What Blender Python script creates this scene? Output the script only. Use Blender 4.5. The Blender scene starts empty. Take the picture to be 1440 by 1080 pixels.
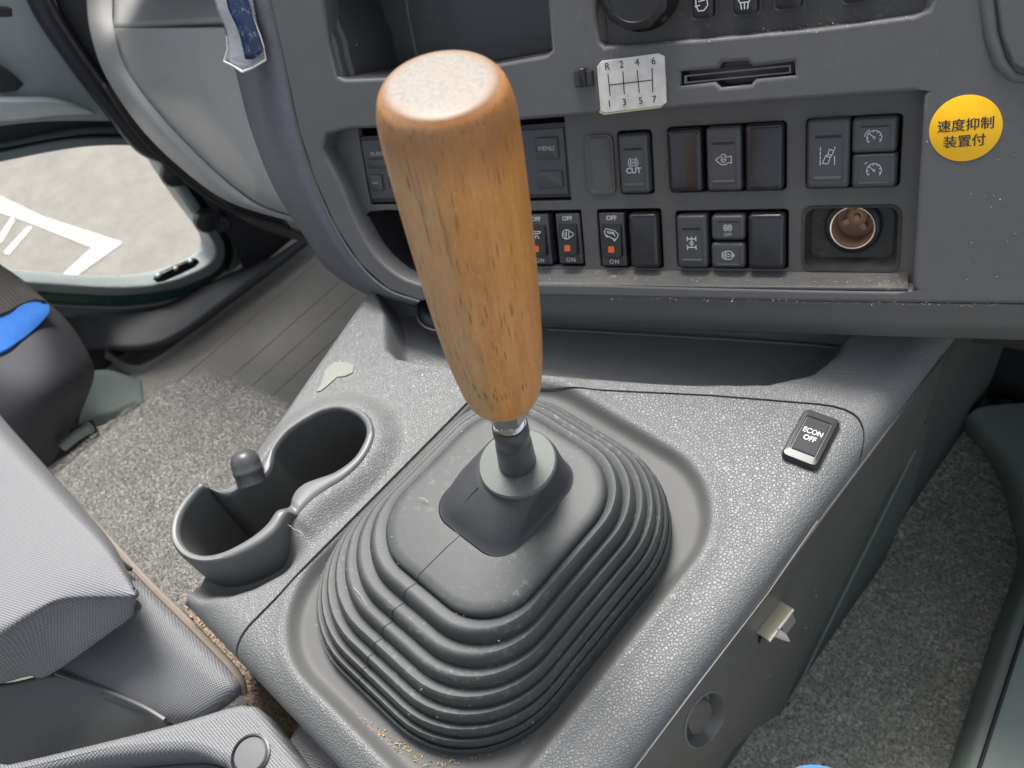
import bpy, bmesh, math, random
import numpy as np
from mathutils import Matrix, Vector
random.seed(4); rng = np.random.default_rng(4)
S = bpy.context.scene; COL = S.collection

# ------------------------------------------------------------------ camera
XA = np.array([0.72753171, 0.44887766, -0.51885109])   # world axes seen from the camera (right, down, forward)
YA = np.array([0.65718946, -0.6730892, 0.33919456])
ZA = np.array([-0.19697621, -0.58775827, -0.7846914])
M = np.array([XA, YA, ZA]); F_PX = 1280.0; CAM = np.array([0, 0, 0.5])
cd = bpy.data.cameras.new('camera'); cam = bpy.data.objects.new('camera', cd); COL.objects.link(cam)
cd.sensor_width = 36; cd.lens = 36 * F_PX / 1440; cd.clip_start = 0.01; cd.clip_end = 500
mw = Matrix.Identity(4)
for i in range(3):
    mw[i][0] = M[i][0]; mw[i][1] = -M[i][1]; mw[i][2] = -M[i][2]; mw[i][3] = CAM[i]
cam.matrix_world = mw
cd.dof.use_dof = True; cd.dof.focus_distance = 0.5; cd.dof.aperture_fstop = 14
S.camera = cam
# ------------------------------------------------------------------ world, sun, exposure
w = bpy.data.worlds.new('World'); S.world = w; w.use_nodes = True
nt = w.node_tree; nt.nodes.clear()
sky = nt.nodes.new('ShaderNodeTexSky'); sky.sky_type = 'NISHITA'; sky.sun_disc = False
SUN_EL, SUN_AZ = math.radians(60), math.radians(-46)          # azimuth clockwise from +Y
sky.sun_elevation = SUN_EL; sky.sun_rotation = SUN_AZ; sky.dust_density = 4; sky.air_density = 1.0; sky.ozone_density = 0.6
bg = nt.nodes.new('ShaderNodeBackground'); bg.inputs[1].default_value = 0.105
wo = nt.nodes.new('ShaderNodeOutputWorld')
hs_ = nt.nodes.new('ShaderNodeHueSaturation'); hs_.inputs['Saturation'].default_value = .5      # milky overcast sky
nt.links.new(sky.outputs[0], hs_.inputs['Color']); nt.links.new(hs_.outputs[0], bg.inputs[0]); nt.links.new(bg.outputs[0], wo.inputs[0])
sd = bpy.data.lights.new('sun', 'SUN'); sun = bpy.data.objects.new('sun', sd); COL.objects.link(sun)
sd.energy = 2.0; sd.angle = math.radians(22); sd.color = (1, .97, .93)
sdir = Vector((math.sin(SUN_AZ) * math.cos(SUN_EL), math.cos(SUN_AZ) * math.cos(SUN_EL), math.sin(SUN_EL)))
sun.rotation_euler = sdir.to_track_quat('Z', 'Y').to_euler()
S.view_settings.view_transform = 'Standard'; S.view_settings.look = 'None'
S.view_settings.exposure = 1.5; S.view_settings.gamma = 1

# ------------------------------------------------------------------ picking points of the place
def ray(px, py): return M @ np.array([px - 720, py - 540, F_PX]) / F_PX
def pz(px, py, z=0.0):
    d = ray(px, py); return CAM + d * (z - CAM[2]) / d[2]
def pX(px, py, x):
    d = ray(px, py); return CAM + d * (x - CAM[0]) / d[0]
def pr(px, py, dep): return CAM + ray(px, py) * dep
u_ = -np.array([-2720, -195, F_PX]); u_ /= np.linalg.norm(u_)
v_ = -np.array([410, 3200, F_PX]); v_ -= v_.dot(u_) * u_; v_ /= np.linalg.norm(v_)
DU, DV = M @ u_, M @ v_; DN = np.cross(DU, DV); P0 = pz(1000, 430, .03)
FD = Matrix.Identity(4)
for i in range(3):
    FD[i][0] = DU[i]; FD[i][1] = DV[i]; FD[i][2] = DN[i]; FD[i][3] = P0[i]
def st(px, py, off=0.0):
    d = ray(px, py); t = ((P0 - CAM).dot(DN) + off) / d.dot(DN); r = CAM + d * t - P0
    return (r.dot(DU), r.dot(DV))
def dpt(px, py, off=0.0):
    s, t = st(px, py, off); return P0 + s * DU + t * DV + off * DN

# ------------------------------------------------------------------ object helpers
WM = {}
def props(o, label=None, cat=None, group=None, kind=None):
    if label: o['label'] = label
    if cat: o['category'] = cat
    if group: o['group'] = group
    if kind: o['kind'] = kind
def root(name, label, cat, F=None, loc=None, group=None):
    o = bpy.data.objects.new(name, None); COL.objects.link(o); o.empty_display_size = .02
    m = F.copy() if F is not None else Matrix.Translation(Vector(loc) if loc is not None else Vector((0, 0, 0)))
    o.matrix_world = m; WM[o] = m; props(o, label, cat, group); return o
def link(name, me, mat, parent=None, F=None, smooth=True, label=None, cat=None, group=None, kind=None):
    F = F if F is not None else Matrix.Identity(4)
    o = bpy.data.objects.new(name, me)
    if parent is not None:
        Pm = WM[parent]; me.transform(Pm.inverted() @ F); o.parent = parent; WM[o] = Pm
    else:
        me.transform(F)
        co = np.array([v.co[:] for v in me.vertices]); c = co.mean(0); c[2] = co[:, 2].min()
        me.transform(Matrix.Translation(-Vector(c))); o.location = c; WM[o] = Matrix.Translation(Vector(c))
    COL.objects.link(o)
    if not me.materials: me.materials.append(mat)
    else: me.materials[0] = mat
    for p in me.polygons: p.use_smooth = smooth
    if smooth:
        try: me.set_sharp_from_angle(angle=math.radians(42))
        except Exception: pass
    props(o, label, cat, group, kind); return o
def add(name, V, Fc, mat, parent=None, F=None, **k):
    me = bpy.data.meshes.new(name); me.from_pydata([tuple(map(float, v)) for v in V], [], [tuple(f) for f in Fc]); me.update()
    bm = bmesh.new(); bm.from_mesh(me); bmesh.ops.recalc_face_normals(bm, faces=bm.faces); bm.to_mesh(me); bm.free()
    return link(name, me, mat, parent, F, **k)
def solid(o, t, off=-1, bevel=0, seg=2):
    m = o.modifiers.new('thickness', 'SOLIDIFY'); m.thickness = t; m.offset = off
    if bevel:
        b = o.modifiers.new('edges', 'BEVEL'); b.width = bevel; b.segments = seg; b.limit_method = 'ANGLE'; b.angle_limit = math.radians(50)
    return o
class MB:
    def __init__(s): s.V = []; s.F = []
    def geo(s, V, Fc):
        n = len(s.V); s.V += [tuple(map(float, v)) for v in V]; s.F += [tuple(i + n for i in f) for f in Fc]; return s
    def build(s, name, mat, parent=None, F=None, **k): return add(name, s.V, s.F, mat, parent, F, **k)
def loft(rings, cap0=False, cap1=False, closed=True):
    n = len(rings[0]); V = [p for r in rings for p in r]; Fc = []
    for k in range(len(rings) - 1):
        for i in range(n if closed else n - 1):
            j = (i + 1) % n; Fc.append((k * n + i, k * n + j, (k + 1) * n + j, (k + 1) * n + i))
    if cap0: Fc.append(tuple(range(n)))
    if cap1: Fc.append(tuple((len(rings) - 1) * n + i for i in range(n)))
    return V, Fc
def cat(pts, n=6, closed=True):
    P = [np.array(p, float) for p in pts]; m = len(P); out = []
    for i in range(m if closed else m - 1):
        if closed: a, b, c, d = P[i - 1], P[i], P[(i + 1) % m], P[(i + 2) % m]
        else: a, b, c, d = P[max(i - 1, 0)], P[i], P[i + 1], P[min(i + 2, m - 1)]
        for k in range(n):
            t = k / n
            out.append(.5 * (2 * b + (c - a) * t + (2 * a - 5 * b + 4 * c - d) * t * t + (3 * b - a - 3 * c + d) * t ** 3))
    if not closed: out.append(P[-1])
    return out
def rr(cx, cy, hx, hy, r, z, n=6, rot=0):
    r = min(r, hx * .999, hy * .999); out = []
    for q, (sx, sy) in enumerate(((1, 1), (-1, 1), (-1, -1), (1, -1))):
        for k in range(n + 1):
            a = math.pi / 2 * (q + k / n)
            x = sx * (hx - r) + r * math.cos(a); y = sy * (hy - r) + r * math.sin(a)
            out.append((cx + x * math.cos(rot) - y * math.sin(rot), cy + x * math.sin(rot) + y * math.cos(rot), z))
    return out
def tube_geo(path, r, n=10, cap=True):
    P = [np.array(p, float) for p in path]; rings = []
    up = np.array([.13, .21, .97])
    for i, p in enumerate(P):
        t = P[min(i + 1, len(P) - 1)] - P[max(i - 1, 0)]; t /= np.linalg.norm(t)
        a = np.cross(t, up); a /= np.linalg.norm(a); b = np.cross(t, a)
        ri = r[i] if isinstance(r, (list, tuple)) else r
        rings.append([p + ri * (math.cos(x) * a + math.sin(x) * b) for x in [2 * math.pi * k / n for k in range(n)]])
    return loft(rings, cap, cap)
def lathe(prof, n=40, cap=True, c=(0, 0)):
    rings = [[(c[0] + r * math.cos(2 * math.pi * k / n), c[1] + r * math.sin(2 * math.pi * k / n), z) for k in range(n)] for r, z in prof]
    return loft(rings, cap, cap)
def plate(name, outer, holes, z0, z1, bev, mat, parent=None, F=None, **k):
    """flat plate from a 2-D outline with holes, real thickness and rounded edges"""
    cu = bpy.data.curves.new(name, 'CURVE'); cu.dimensions = '2D'; cu.fill_mode = 'BOTH'
    for poly in [outer] + list(holes):
        sp = cu.splines.new('POLY'); sp.points.add(len(poly) - 1); sp.use_cyclic_u = True
        for i, p in enumerate(poly): sp.points[i].co = (p[0], p[1], 0, 1)
    cu.extrude = (z1 - z0) / 2 - bev; cu.bevel_depth = bev; cu.bevel_resolution = 2; cu.offset = -bev
    ob = bpy.data.objects.new(name, cu); me = bpy.data.meshes.new_from_object(ob)
    bpy.data.objects.remove(ob); bpy.data.curves.remove(cu)
    me.transform(Matrix.Translation((0, 0, (z0 + z1) / 2)))
    return link(name, me, mat, parent, F, **k)
def text(parent, s, F, size, mat, name='lettering', depth=.00012, xs=1.0, bold=0, sp=1.0):
    cu = bpy.data.curves.new(name, 'FONT'); cu.body = s; cu.size = size; cu.align_x = 'CENTER'; cu.align_y = 'CENTER'
    cu.extrude = depth / 2; cu.offset = bold; cu.space_character = sp; cu.resolution_u = 4
    ob = bpy.data.objects.new(name, cu); me = bpy.data.meshes.new_from_object(ob)
    bpy.data.objects.remove(ob); bpy.data.curves.remove(cu)
    me.transform(Matrix.Diagonal((xs, 1, 1, 1)))
    return link(name, me, mat, parent, F, smooth=False)
def strokes(paths, wd, h=.00012):
    """flat printed lines: each path a list of 2-D points"""
    mb = MB()
    for p in paths:
        for a, b in zip(p[:-1], p[1:]):
            a = np.array(a, float); b = np.array(b, float); L = np.linalg.norm(b - a)
            if L < 1e-9: continue
            t = (b - a) / L; nn = np.array([-t[1], t[0]]) * wd / 2; a = a - t * wd * .4; b = b + t * wd * .4
            q = [a - nn, b - nn, b + nn, a + nn]
            mb.geo([(x, y, -h) for x, y in q] + [(x, y, h) for x, y in q], [(0, 1, 2, 3), (4, 5, 6, 7), (0, 1, 5, 4), (1, 2, 6, 5), (2, 3, 7, 6), (3, 0, 4, 7)])
    return mb
def arc(cx, cy, r, a0, a1, n=14, ry=None):
    ry = ry or r
    return [(cx + r * math.cos(math.radians(a0 + (a1 - a0) * k / n)), cy + ry * math.sin(math.radians(a0 + (a1 - a0) * k / n))) for k in range(n + 1)]
def TR(x, y, z, rot=0): return Matrix.Translation((x, y, z)) @ Matrix.Rotation(rot, 4, 'Z')
def patch(name, rows, mat, th, parent=None, nu=6, nv=6, bevel=0, **k):
    """smooth panel through rows of world points, with thickness"""
    R = [cat(r, nu, False) for r in rows]; C_ = [cat([r[i] for r in R], nv, False) for i in range(len(R[0]))]
    rings = [[C_[i][j] for i in range(len(C_))] for j in range(len(C_[0]))]
    V, Fc = loft(rings, closed=False)
    me = bpy.data.meshes.new(name); me.from_pydata([tuple(v) for v in V], [], Fc); me.update()
    c = np.mean(V, 0); nrm = sum((p.normal * p.area for p in me.polygons), Vector()); 
    if nrm.dot(Vector(CAM - c)) < 0: me.flip_normals()
    o = link(name, me, mat, parent, **k); return solid(o, th, -1, bevel)
def frame_from(o, xp, n):
    n = np.array(n, float); n /= np.linalg.norm(n); x = np.array(xp) - np.array(o); x -= x.dot(n) * n; x /= np.linalg.norm(x); y = np.cross(n, x)
    m = Matrix.Identity(4)
    for i in range(3): m[i][0] = x[i]; m[i][1] = y[i]; m[i][2] = n[i]; m[i][3] = o[i]
    return m

# ------------------------------------------------------------------ materials
def nodes(name):
    m = bpy.data.materials.new(name); m.use_nodes = True; n = m.node_tree
    b = n.nodes['Principled BSDF']; return m, n, b
def N(n, typ, **k):
    x = n.nodes.new(typ)
    for a, v in k.items():
        if a.startswith('i_'):
            key = a[2:].replace('_', ' '); x.inputs[key].default_value = v
        else: setattr(x, a, v)
    return x
def coords(n, sc=(1, 1, 1), rot=(0, 0, 0)):
    t = N(n, 'ShaderNodeTexCoord'); mp = N(n, 'ShaderNodeMapping'); mp.inputs['Scale'].default_value = sc; mp.inputs['Rotation'].default_value = rot
    n.links.new(t.outputs['Object'], mp.inputs[0]); return mp.outputs[0]
def ramp(n, src, stops):
    r = N(n, 'ShaderNodeValToRGB'); e = r.color_ramp.elements
    while len(e) < len(stops): e.new(.5)
    for x, (p, c) in zip(e, stops): x.position = p; x.color = (*c, 1) if len(c) == 3 else c
    n.links.new(src, r.inputs[0]); return r.outputs[0]
def mixc(n, f, a, b):
    m = N(n, 'ShaderNodeMix', data_type='RGBA'); 
    if isinstance(f, float): m.inputs[0].default_value = f
    else: n.links.new(f, m.inputs[0])
    for i, x in ((6, a), (7, b)):
        if isinstance(x, tuple): m.inputs[i].default_value = (*x, 1)
        else: n.links.new(x, m.inputs[i])
    return m.outputs[2]
def bump(n, b, hs, prev=None):
    """hs: list of (socket, strength, distance)"""
    last = prev
    for s, stg, d in hs:
        bp = N(n, 'ShaderNodeBump'); bp.inputs['Strength'].default_value = stg; bp.inputs['Distance'].default_value = d
        n.links.new(s, bp.inputs['Height'])
        if last: n.links.new(last, bp.inputs['Normal'])
        last = bp.outputs[0]
    n.links.new(last, b.inputs['Normal'])
def noise(n, co, sc, det=3, rough=.55):
    x = N(n, 'ShaderNodeTexNoise'); x.inputs['Scale'].default_value = sc; x.inputs['Detail'].default_value = det; x.inputs['Roughness'].default_value = rough
    n.links.new(co, x.inputs['Vector']); return x.outputs[0]
def voro(n, co, sc, feat='F1', rnd=1.0):
    x = N(n, 'ShaderNodeTexVoronoi'); x.feature = feat; x.inputs['Scale'].default_value = sc; x.inputs['Randomness'].default_value = rnd
    n.links.new(co, x.inputs['Vector']); return x.outputs['Distance']
def plastic(name, col, rough=.5, grain=0, gs=900, dust=.12, dustc=(.30, .28, .25), leather=0, spec=.5, rvar=.1, coat=0, lh=.0003):
    m, n, b = nodes(name); co = coords(n)
    big = noise(n, co, 14, 4, .6); f = ramp(n, big, [(.42, (0, 0, 0)), (.75, (1, 1, 1))])
    fine = noise(n, co, 260, 3, .7); f2 = ramp(n, fine, [(.55, (0, 0, 0)), (.8, (1, 1, 1))])
    mm = N(n, 'ShaderNodeMath', operation='MULTIPLY'); n.links.new(f, mm.inputs[0]); n.links.new(f2, mm.inputs[1])
    m2 = N(n, 'ShaderNodeMath', operation='MULTIPLY'); n.links.new(mm.outputs[0], m2.inputs[0]); m2.inputs[1].default_value = dust * 3
    m3 = N(n, 'ShaderNodeMath', operation='ADD'); n.links.new(m2.outputs[0], m3.inputs[0])
    mu = N(n, 'ShaderNodeMath', operation='MULTIPLY'); n.links.new(f, mu.inputs[0]); mu.inputs[1].default_value = dust * .35
    n.links.new(mu.outputs[0], m3.inputs[1]); m3.use_clamp = True
    c = mixc(n, m3.outputs[0], col, dustc); n.links.new(c, b.inputs['Base Color'])
    r = N(n, 'ShaderNodeMapRange'); r.inputs['To Min'].default_value = rough - rvar; r.inputs['To Max'].default_value = rough + rvar
    n.links.new(big, r.inputs[0]); n.links.new(r.outputs[0], b.inputs['Roughness'])
    b.inputs['Specular IOR Level'].default_value = spec
    if coat: b.inputs['Coat Weight'].default_value = coat; b.inputs['Coat Roughness'].default_value = .06
    hs = []; first = None
    if leather:
        wob = noise(n, co, 300, 2); vm = N(n, 'ShaderNodeVectorMath', operation='MULTIPLY_ADD')
        n.links.new(co, vm.inputs[0]); vm.inputs[1].default_value = (1, 1, 1)
        ad = N(n, 'ShaderNodeMath', operation='MULTIPLY'); n.links.new(wob, ad.inputs[0]); ad.inputs[1].default_value = .0007
        n.links.new(ad.outputs[0], vm.inputs[2])
        v = voro(n, vm.outputs[0], leather, 'DISTANCE_TO_EDGE'); vr = ramp(n, v, [(.0, (0, 0, 0)), (.10, (.5, .5, .5)), (.24, (.86, .86, .86)), (.5, (1, 1, 1))])
        bp = N(n, 'ShaderNodeBump'); bp.inputs['Distance'].default_value = lh; n.links.new(vr, bp.inputs['Height'])
        wa = N(n, 'ShaderNodeAttribute', attribute_name='worn'); iv = N(n, 'ShaderNodeMath', operation='SUBTRACT'); iv.inputs[0].default_value = 1; n.links.new(wa.outputs['Fac'], iv.inputs[1])
        n.links.new(iv.outputs[0], bp.inputs['Strength'])
        first = bp.outputs[0]
        rm = N(n, 'ShaderNodeMath', operation='MULTIPLY_ADD'); n.links.new(wa.outputs['Fac'], rm.inputs[0]); rm.inputs[1].default_value = .2; n.links.new(r.outputs[0], rm.inputs[2]); n.links.new(rm.outputs[0], b.inputs['Roughness'])
        dk = mixc(n, wa.outputs['Fac'], c, mixc(n, .55, c, (.035, .034, .032))); n.links.new(dk, b.inputs['Base Color'])
    if grain: hs.append((noise(n, co, gs, 2, .6), 1.0, grain))
    if hs: bump(n, b, hs, first)
    return m
LEATHER = plastic('pebble grain plastic', (.140, .146, .147), .45, .00003, 2500, .16, (.22, .22, .21), leather=500, lh=.00030, rvar=.13)
LEATHER2 = plastic('fine grain plastic', (.150, .156, .157), .42, .00004, 2500, .18, (.22, .22, .21), leather=660, lh=.00024, rvar=.12)
SMOOTH = plastic('smooth grey plastic', (.115, .12, .122), .42, .00002, 1500, .2, (.2, .2, .19))
UNDER2 = plastic('dark kick panel', (.06, .072, .066), .6, .0001, 1200, .12)
RECESS = plastic('worn smooth plastic', (.085, .088, .088), .5, .00004, 1200, .3, (.17, .165, .15))
DASH = plastic('dash plastic', (.100, .102, .105), .52, .00012, 1700, .10)
DASH2 = plastic('switch panel plastic', (.100, .100, .094), .50, .0001, 2000, .14)
STRIP = plastic('rough side strip', (.13, .135, .155), .6, .0005, 650, .35, (.22, .23, .27))
BTN = plastic('button plastic', (.062, .064, .068), .36, .00003, 2500, .05)
GLOSS = plastic('glossy blank plastic', (.022, .022, .024), .16, .000008, 900, .05, rvar=.06)
BLACK = plastic('black plastic', (.014, .014, .016), .4, .00002, 1500, .04)
DARK = plastic('dark recess plastic', (.012, .012, .013), .6, 0, 900, .03)
UNDER = plastic('dark green tinted plastic', (.17, .205, .185), .6, .0001, 1200, .12)
RUBBER = plastic('boot rubber', (.046, .051, .052), .54, .00008, 1300, .6, (.15, .165, .155), spec=.4)
RUBBER_D = plastic('dark boot rubber', (.040, .042, .046), .5, .00006, 1300, .14, (.20, .20, .20))
DISC = plastic('grey rubber disc', (.09, .102, .097), .6, .0001, 1400, .2)
SIDE = plastic('console side plastic', (.075, .073, .071), .48, .00008, 1800, .12)
CUPIN = plastic('cup holder inside', (.085, .088, .086), .42, .00002, 1500, .08)
DOORM = plastic('door plastic', (.40, .45, .455), .45, .00003, 900, .05)
DOORD = plastic('dark door trim', (.035, .036, .041), .62, .00003, 900, .05)
GLOVE = plastic('glove box plastic', (.44, .44, .43), .34, .00003, 1200, .25, (.2, .19, .17))
SEATD = plastic('dark seat vinyl', (.045, .046, .055), .6, .00005, 1500, .05)
GREEN = plastic('green painted metal', (.03, .07, .055), .25, 0, 900, .02)
GREY_METAL = plastic('grey window channel', (.24, .27, .27), .3, 0, 900, .05)
def flat(name, col, rough=.5, metal=0, spec=.5):
    m, n, b = nodes(name); b.inputs['Base Color'].default_value = (*col, 1); b.inputs['Roughness'].default_value = rough
    b.inputs['Metallic'].default_value = metal; b.inputs['Specular IOR Level'].default_value = spec; return m
WHITE = flat('white print', (.62, .64, .64), .5); INK = flat('black print', (.025, .025, .03), .5)
CREAM = flat('cream print', (.5, .48, .42), .5)
ORANGE = flat('orange mark', (.62, .10, .015), .45)
CLIPM = flat('dull plated clip', (.50, .47, .36), .4, .8); EDGE = flat('bright clip edge', (.85, .82, .72), .4, .5)
CHROME = flat('bright steel', (.62, .62, .61), .12, 1); BRASSY = flat('socket ring', (.85, .72, .58), .22, 1)
COPPER = flat('socket inside', (.50, .32, .20), .5, .3); RUST = plastic('rusty socket wall', (.42, .27, .19), .35, .0001, 900, .5, (.35, .24, .18))
YELLOW = flat('yellow sticker film', (1.0, .55, .004), .5)
def mk_plate():
    m, n, b = nodes('yellowed label'); co = coords(n); f = noise(n, co, 120, 4)
    c = ramp(n, f, [(.3, (.50, .50, .47)), (.6, (.66, .65, .61)), (.85, (.60, .55, .42))]); n.links.new(c, b.inputs['Base Color']); b.inputs['Roughness'].default_value = .45; return m
LABEL = mk_plate()
TAPE = flat('aged clear edge', (.60, .54, .33), .25)
def mk_wood():
    m, n, b = nodes('lacquered wood'); co = coords(n, (1, 1, .09)); co1 = coords(n)
    g = noise(n, co, 170, 5, .6); base = ramp(n, g, [(.25, (.36, .14, .032)), (.5, (.56, .235, .056)), (.75, (.68, .34, .10))])
    cob = coords(n, (1, 1, .35)); big = noise(n, cob, 34, 4); c2 = mixc(n, ramp(n, big, [(.38, (0, 0, 0)), (.7, (.75, .75, .75))]), base, (.60, .255, .058))
    # paler grey flank: side window reflection painted into the wood colour
    sx = N(n, 'ShaderNodeSeparateXYZ'); n.links.new(co1, sx.inputs[0])
    ad = N(n, 'ShaderNodeMath', operation='MULTIPLY_ADD'); n.links.new(big, ad.inputs[0]); ad.inputs[1].default_value = .02; n.links.new(sx.outputs[0], ad.inputs[2])
    side = ramp(n, ad.outputs[0], [(.0, (1, 1, 1)), (.012, (0, 0, 0))])
    sd2 = N(n, 'ShaderNodeMath', operation='MULTIPLY'); n.links.new(side, sd2.inputs[0]); sd2.inputs[1].default_value = .8; c2 = mixc(n, sd2.outputs[0], c2, (.46, .28, .14))
    vor = N(n, 'ShaderNodeTexVoronoi'); vor.inputs['Scale'].default_value = 480; n.links.new(coords(n, (1.25, 1.25, .11)), vor.inputs['Vector'])
    pore = ramp(n, vor.outputs['Distance'], [(.15, (1, 1, 1)), (.30, (0, 0, 0))])
    pm = noise(n, coords(n, (1, 1, .4)), 60, 3); pmask = ramp(n, pm, [(.42, (0, 0, 0)), (.56, (1, 1, 1))])
    pp = N(n, 'ShaderNodeMath', operation='MULTIPLY'); n.links.new(pore, pp.inputs[0]); n.links.new(pmask, pp.inputs[1])
    sm = N(n, 'ShaderNodeMath', operation='MULTIPLY_ADD'); n.links.new(side, sm.inputs[0]); sm.inputs[1].default_value = .4; sm.inputs[2].default_value = .6
    p2 = N(n, 'ShaderNodeMath', operation='MULTIPLY'); n.links.new(pp.outputs[0], p2.inputs[0]); n.links.new(sm.outputs[0], p2.inputs[1])
    c3 = mixc(n, p2.outputs[0], c2, (.07, .035, .018))
    ll = noise(n, coords(n, (1, 1, .03)), 420, 2); lm = ramp(n, ll, [(.60, (0, 0, 0)), (.70, (.75, .75, .75))]); lq = N(n, 'ShaderNodeMath', operation='MULTIPLY'); n.links.new(lm, lq.inputs[0]); n.links.new(side, lq.inputs[1])
    c3 = mixc(n, lq.outputs[0], c3, (.14, .08, .045))
    fl = noise(n, coords(n, (1, 1, .12)), 1100, 3, .7); c4 = mixc(n, ramp(n, fl, [(.54, (0, 0, 0)), (.70, (.6, .6, .6))]), c3, (.66, .37, .14))
    fd = noise(n, coords(n, (1, 1, .16)), 800, 3, .7); c4 = mixc(n, ramp(n, fd, [(.30, (.38, .38, .38)), (.43, (0, 0, 0))]), c4, (.20, .085, .03))
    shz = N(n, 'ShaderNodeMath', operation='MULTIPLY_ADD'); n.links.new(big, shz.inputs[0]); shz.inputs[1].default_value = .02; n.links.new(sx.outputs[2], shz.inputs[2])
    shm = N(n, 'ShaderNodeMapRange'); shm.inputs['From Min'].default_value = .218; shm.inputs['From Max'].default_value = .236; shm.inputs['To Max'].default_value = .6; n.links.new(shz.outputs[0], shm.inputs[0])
    c4 = mixc(n, shm.outputs[0], c4, (.23, .095, .032))  # dark reddish shoulder: a reflection painted into the wood colour
    n.links.new(c4, b.inputs['Base Color']); b.inputs['Roughness'].default_value = .5
    b.inputs['Coat Weight'].default_value = .2; b.inputs['Coat Roughness'].default_value = .28
    bump(n, b, [(noise(n, co, 500, 2), .5, .0002), (noise(n, co1, 900, 2), .5, .00008)]); return m
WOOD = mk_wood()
def mk_wood_top():
    m, n, b = nodes('worn end grain'); co = coords(n, (1, 1, .3)); g = noise(n, co, 600, 5, .75)
    c = ramp(n, g, [(.3, (.10, .078, .055)), (.5, (.165, .145, .118)), (.75, (.24, .22, .185))])
    t_ = N(n, 'ShaderNodeTexCoord'); s_ = N(n, 'ShaderNodeSeparateXYZ'); n.links.new(t_.outputs['Object'], s_.inputs[0]); v2 = N(n, 'ShaderNodeCombineXYZ'); n.links.new(s_.outputs[0], v2.inputs[0]); n.links.new(s_.outputs[1], v2.inputs[1])
    le = N(n, 'ShaderNodeVectorMath', operation='LENGTH'); n.links.new(v2.outputs[0], le.inputs[0]); nn = noise(n, t_.outputs['Object'], 160, 5, .7); ma = N(n, 'ShaderNodeMath', operation='MULTIPLY_ADD'); n.links.new(nn, ma.inputs[0]); ma.inputs[1].default_value = .008; n.links.new(le.outputs['Value'], ma.inputs[2])
    mr = N(n, 'ShaderNodeMapRange'); mr.inputs['From Min'].default_value = .0200; mr.inputs['From Max'].default_value = .0235; n.links.new(ma.outputs[0], mr.inputs[0])
    big = noise(n, t_.outputs['Object'], 70, 3); c = mixc(n, ramp(n, big, [(.45, (0, 0, 0)), (.7, (.5, .5, .5))]), c, (.18, .135, .09))
    c = mixc(n, mr.outputs[0], c, (.19, .105, .05)); n.links.new(c, b.inputs['Base Color'])
    b.inputs['Roughness'].default_value = .5; b.inputs['Coat Weight'].default_value = .25; b.inputs['Coat Roughness'].default_value = .35
    bump(n, b, [(g, .8, .0003)]); return m
WOODTOP = mk_wood_top()
def mk_carpet(name, a, bcol, c, brown=0, sc=330):
    m, n, b = nodes(name); co = coords(n)
    g = noise(n, co, sc, 4, .75); cc = ramp(n, g, [(.33, a), (.5, bcol), (.68, c)])
    g2 = noise(n, co, 60, 4, .7); cc = mixc(n, ramp(n, g2, [(.4, (0, 0, 0)), (.75, (.5, .5, .5))]), cc, tuple(x * .55 for x in bcol))
    if brown:
        d = noise(n, co, 700, 2); dm = ramp(n, d, [(.60, (0, 0, 0)), (.68, (brown,) * 3)]); cc = mixc(n, dm, cc, (.42, .30, .16))
    n.links.new(cc, b.inputs['Base Color']); b.inputs['Roughness'].default_value = .95; b.inputs['Specular IOR Level'].default_value = .15
    bump(n, b, [(g, 1, .0022), (noise(n, co, 1500, 2), 1, .0008)]); return m
CARPET = mk_carpet('grey felt carpet', (.15, .15, .145), (.32, .315, .30), (.60, .59, .56))
CARPETD = mk_carpet('dark footwell carpet', (.12, .145, .12), (.40, .42, .355), (.88, .84, .73), .6)
DIRT = mk_carpet('dirty carpet gap', (.10, .075, .06), (.34, .27, .21), (.75, .62, .48), .9, 600)
MAT_ = plastic('ribbed floor rubber', (.33, .315, .285), .6, .0002, 900, .4, (.22, .2, .17))
def mk_dots(name, col, rough, sc, depth, dark=None, rot=.5, hilite=None):
    m, n, b = nodes(name); t = N(n, 'ShaderNodeTexCoord'); mp = N(n, 'ShaderNodeMapping'); mp.inputs['Rotation'].default_value = (0, 0, rot); n.links.new(t.outputs['Object'], mp.inputs[0])
    sx = N(n, 'ShaderNodeSeparateXYZ'); n.links.new(mp.outputs[0], sx.inputs[0]); hs = []
    for i, ph in ((0, 0), (1, 1)):
        q = N(n, 'ShaderNodeMath', operation='MULTIPLY'); n.links.new(sx.outputs[i], q.inputs[0]); q.inputs[1].default_value = sc * (1.0 if i == 0 else .8)
        s_ = N(n, 'ShaderNodeMath', operation='SINE'); n.links.new(q.outputs[0], s_.inputs[0]); hs.append(s_.outputs[0])
    p = N(n, 'ShaderNodeMath', operation='MULTIPLY'); n.links.new(hs[0], p.inputs[0]); n.links.new(hs[1], p.inputs[1])
    a = N(n, 'ShaderNodeMath', operation='MULTIPLY_ADD'); n.links.new(p.outputs[0], a.inputs[0]); a.inputs[1].default_value = .5; a.inputs[2].default_value = .5
    cc = ramp(n, a.outputs[0], [(.35, col), (.95, hilite or tuple(min(1, x * 1.7) for x in col))]); n.links.new(cc, b.inputs['Base Color'])
    b.inputs['Roughness'].default_value = rough; bump(n, b, [(a.outputs[0], 1, depth), (noise(n, coords(n), 900, 2), .5, .0001)]); return m
DOTS = mk_dots('dimpled vinyl', (.145, .147, .155), .42, 3300, .0004)
DOTS2 = mk_dots('ribbed vinyl', (.12, .124, .13), .46, 3700, .00035, rot=1.2)
MESHF = mk_dots('brown seat mesh', (.06, .055, .05), .8, 1300, .0008, rot=.9)
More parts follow.
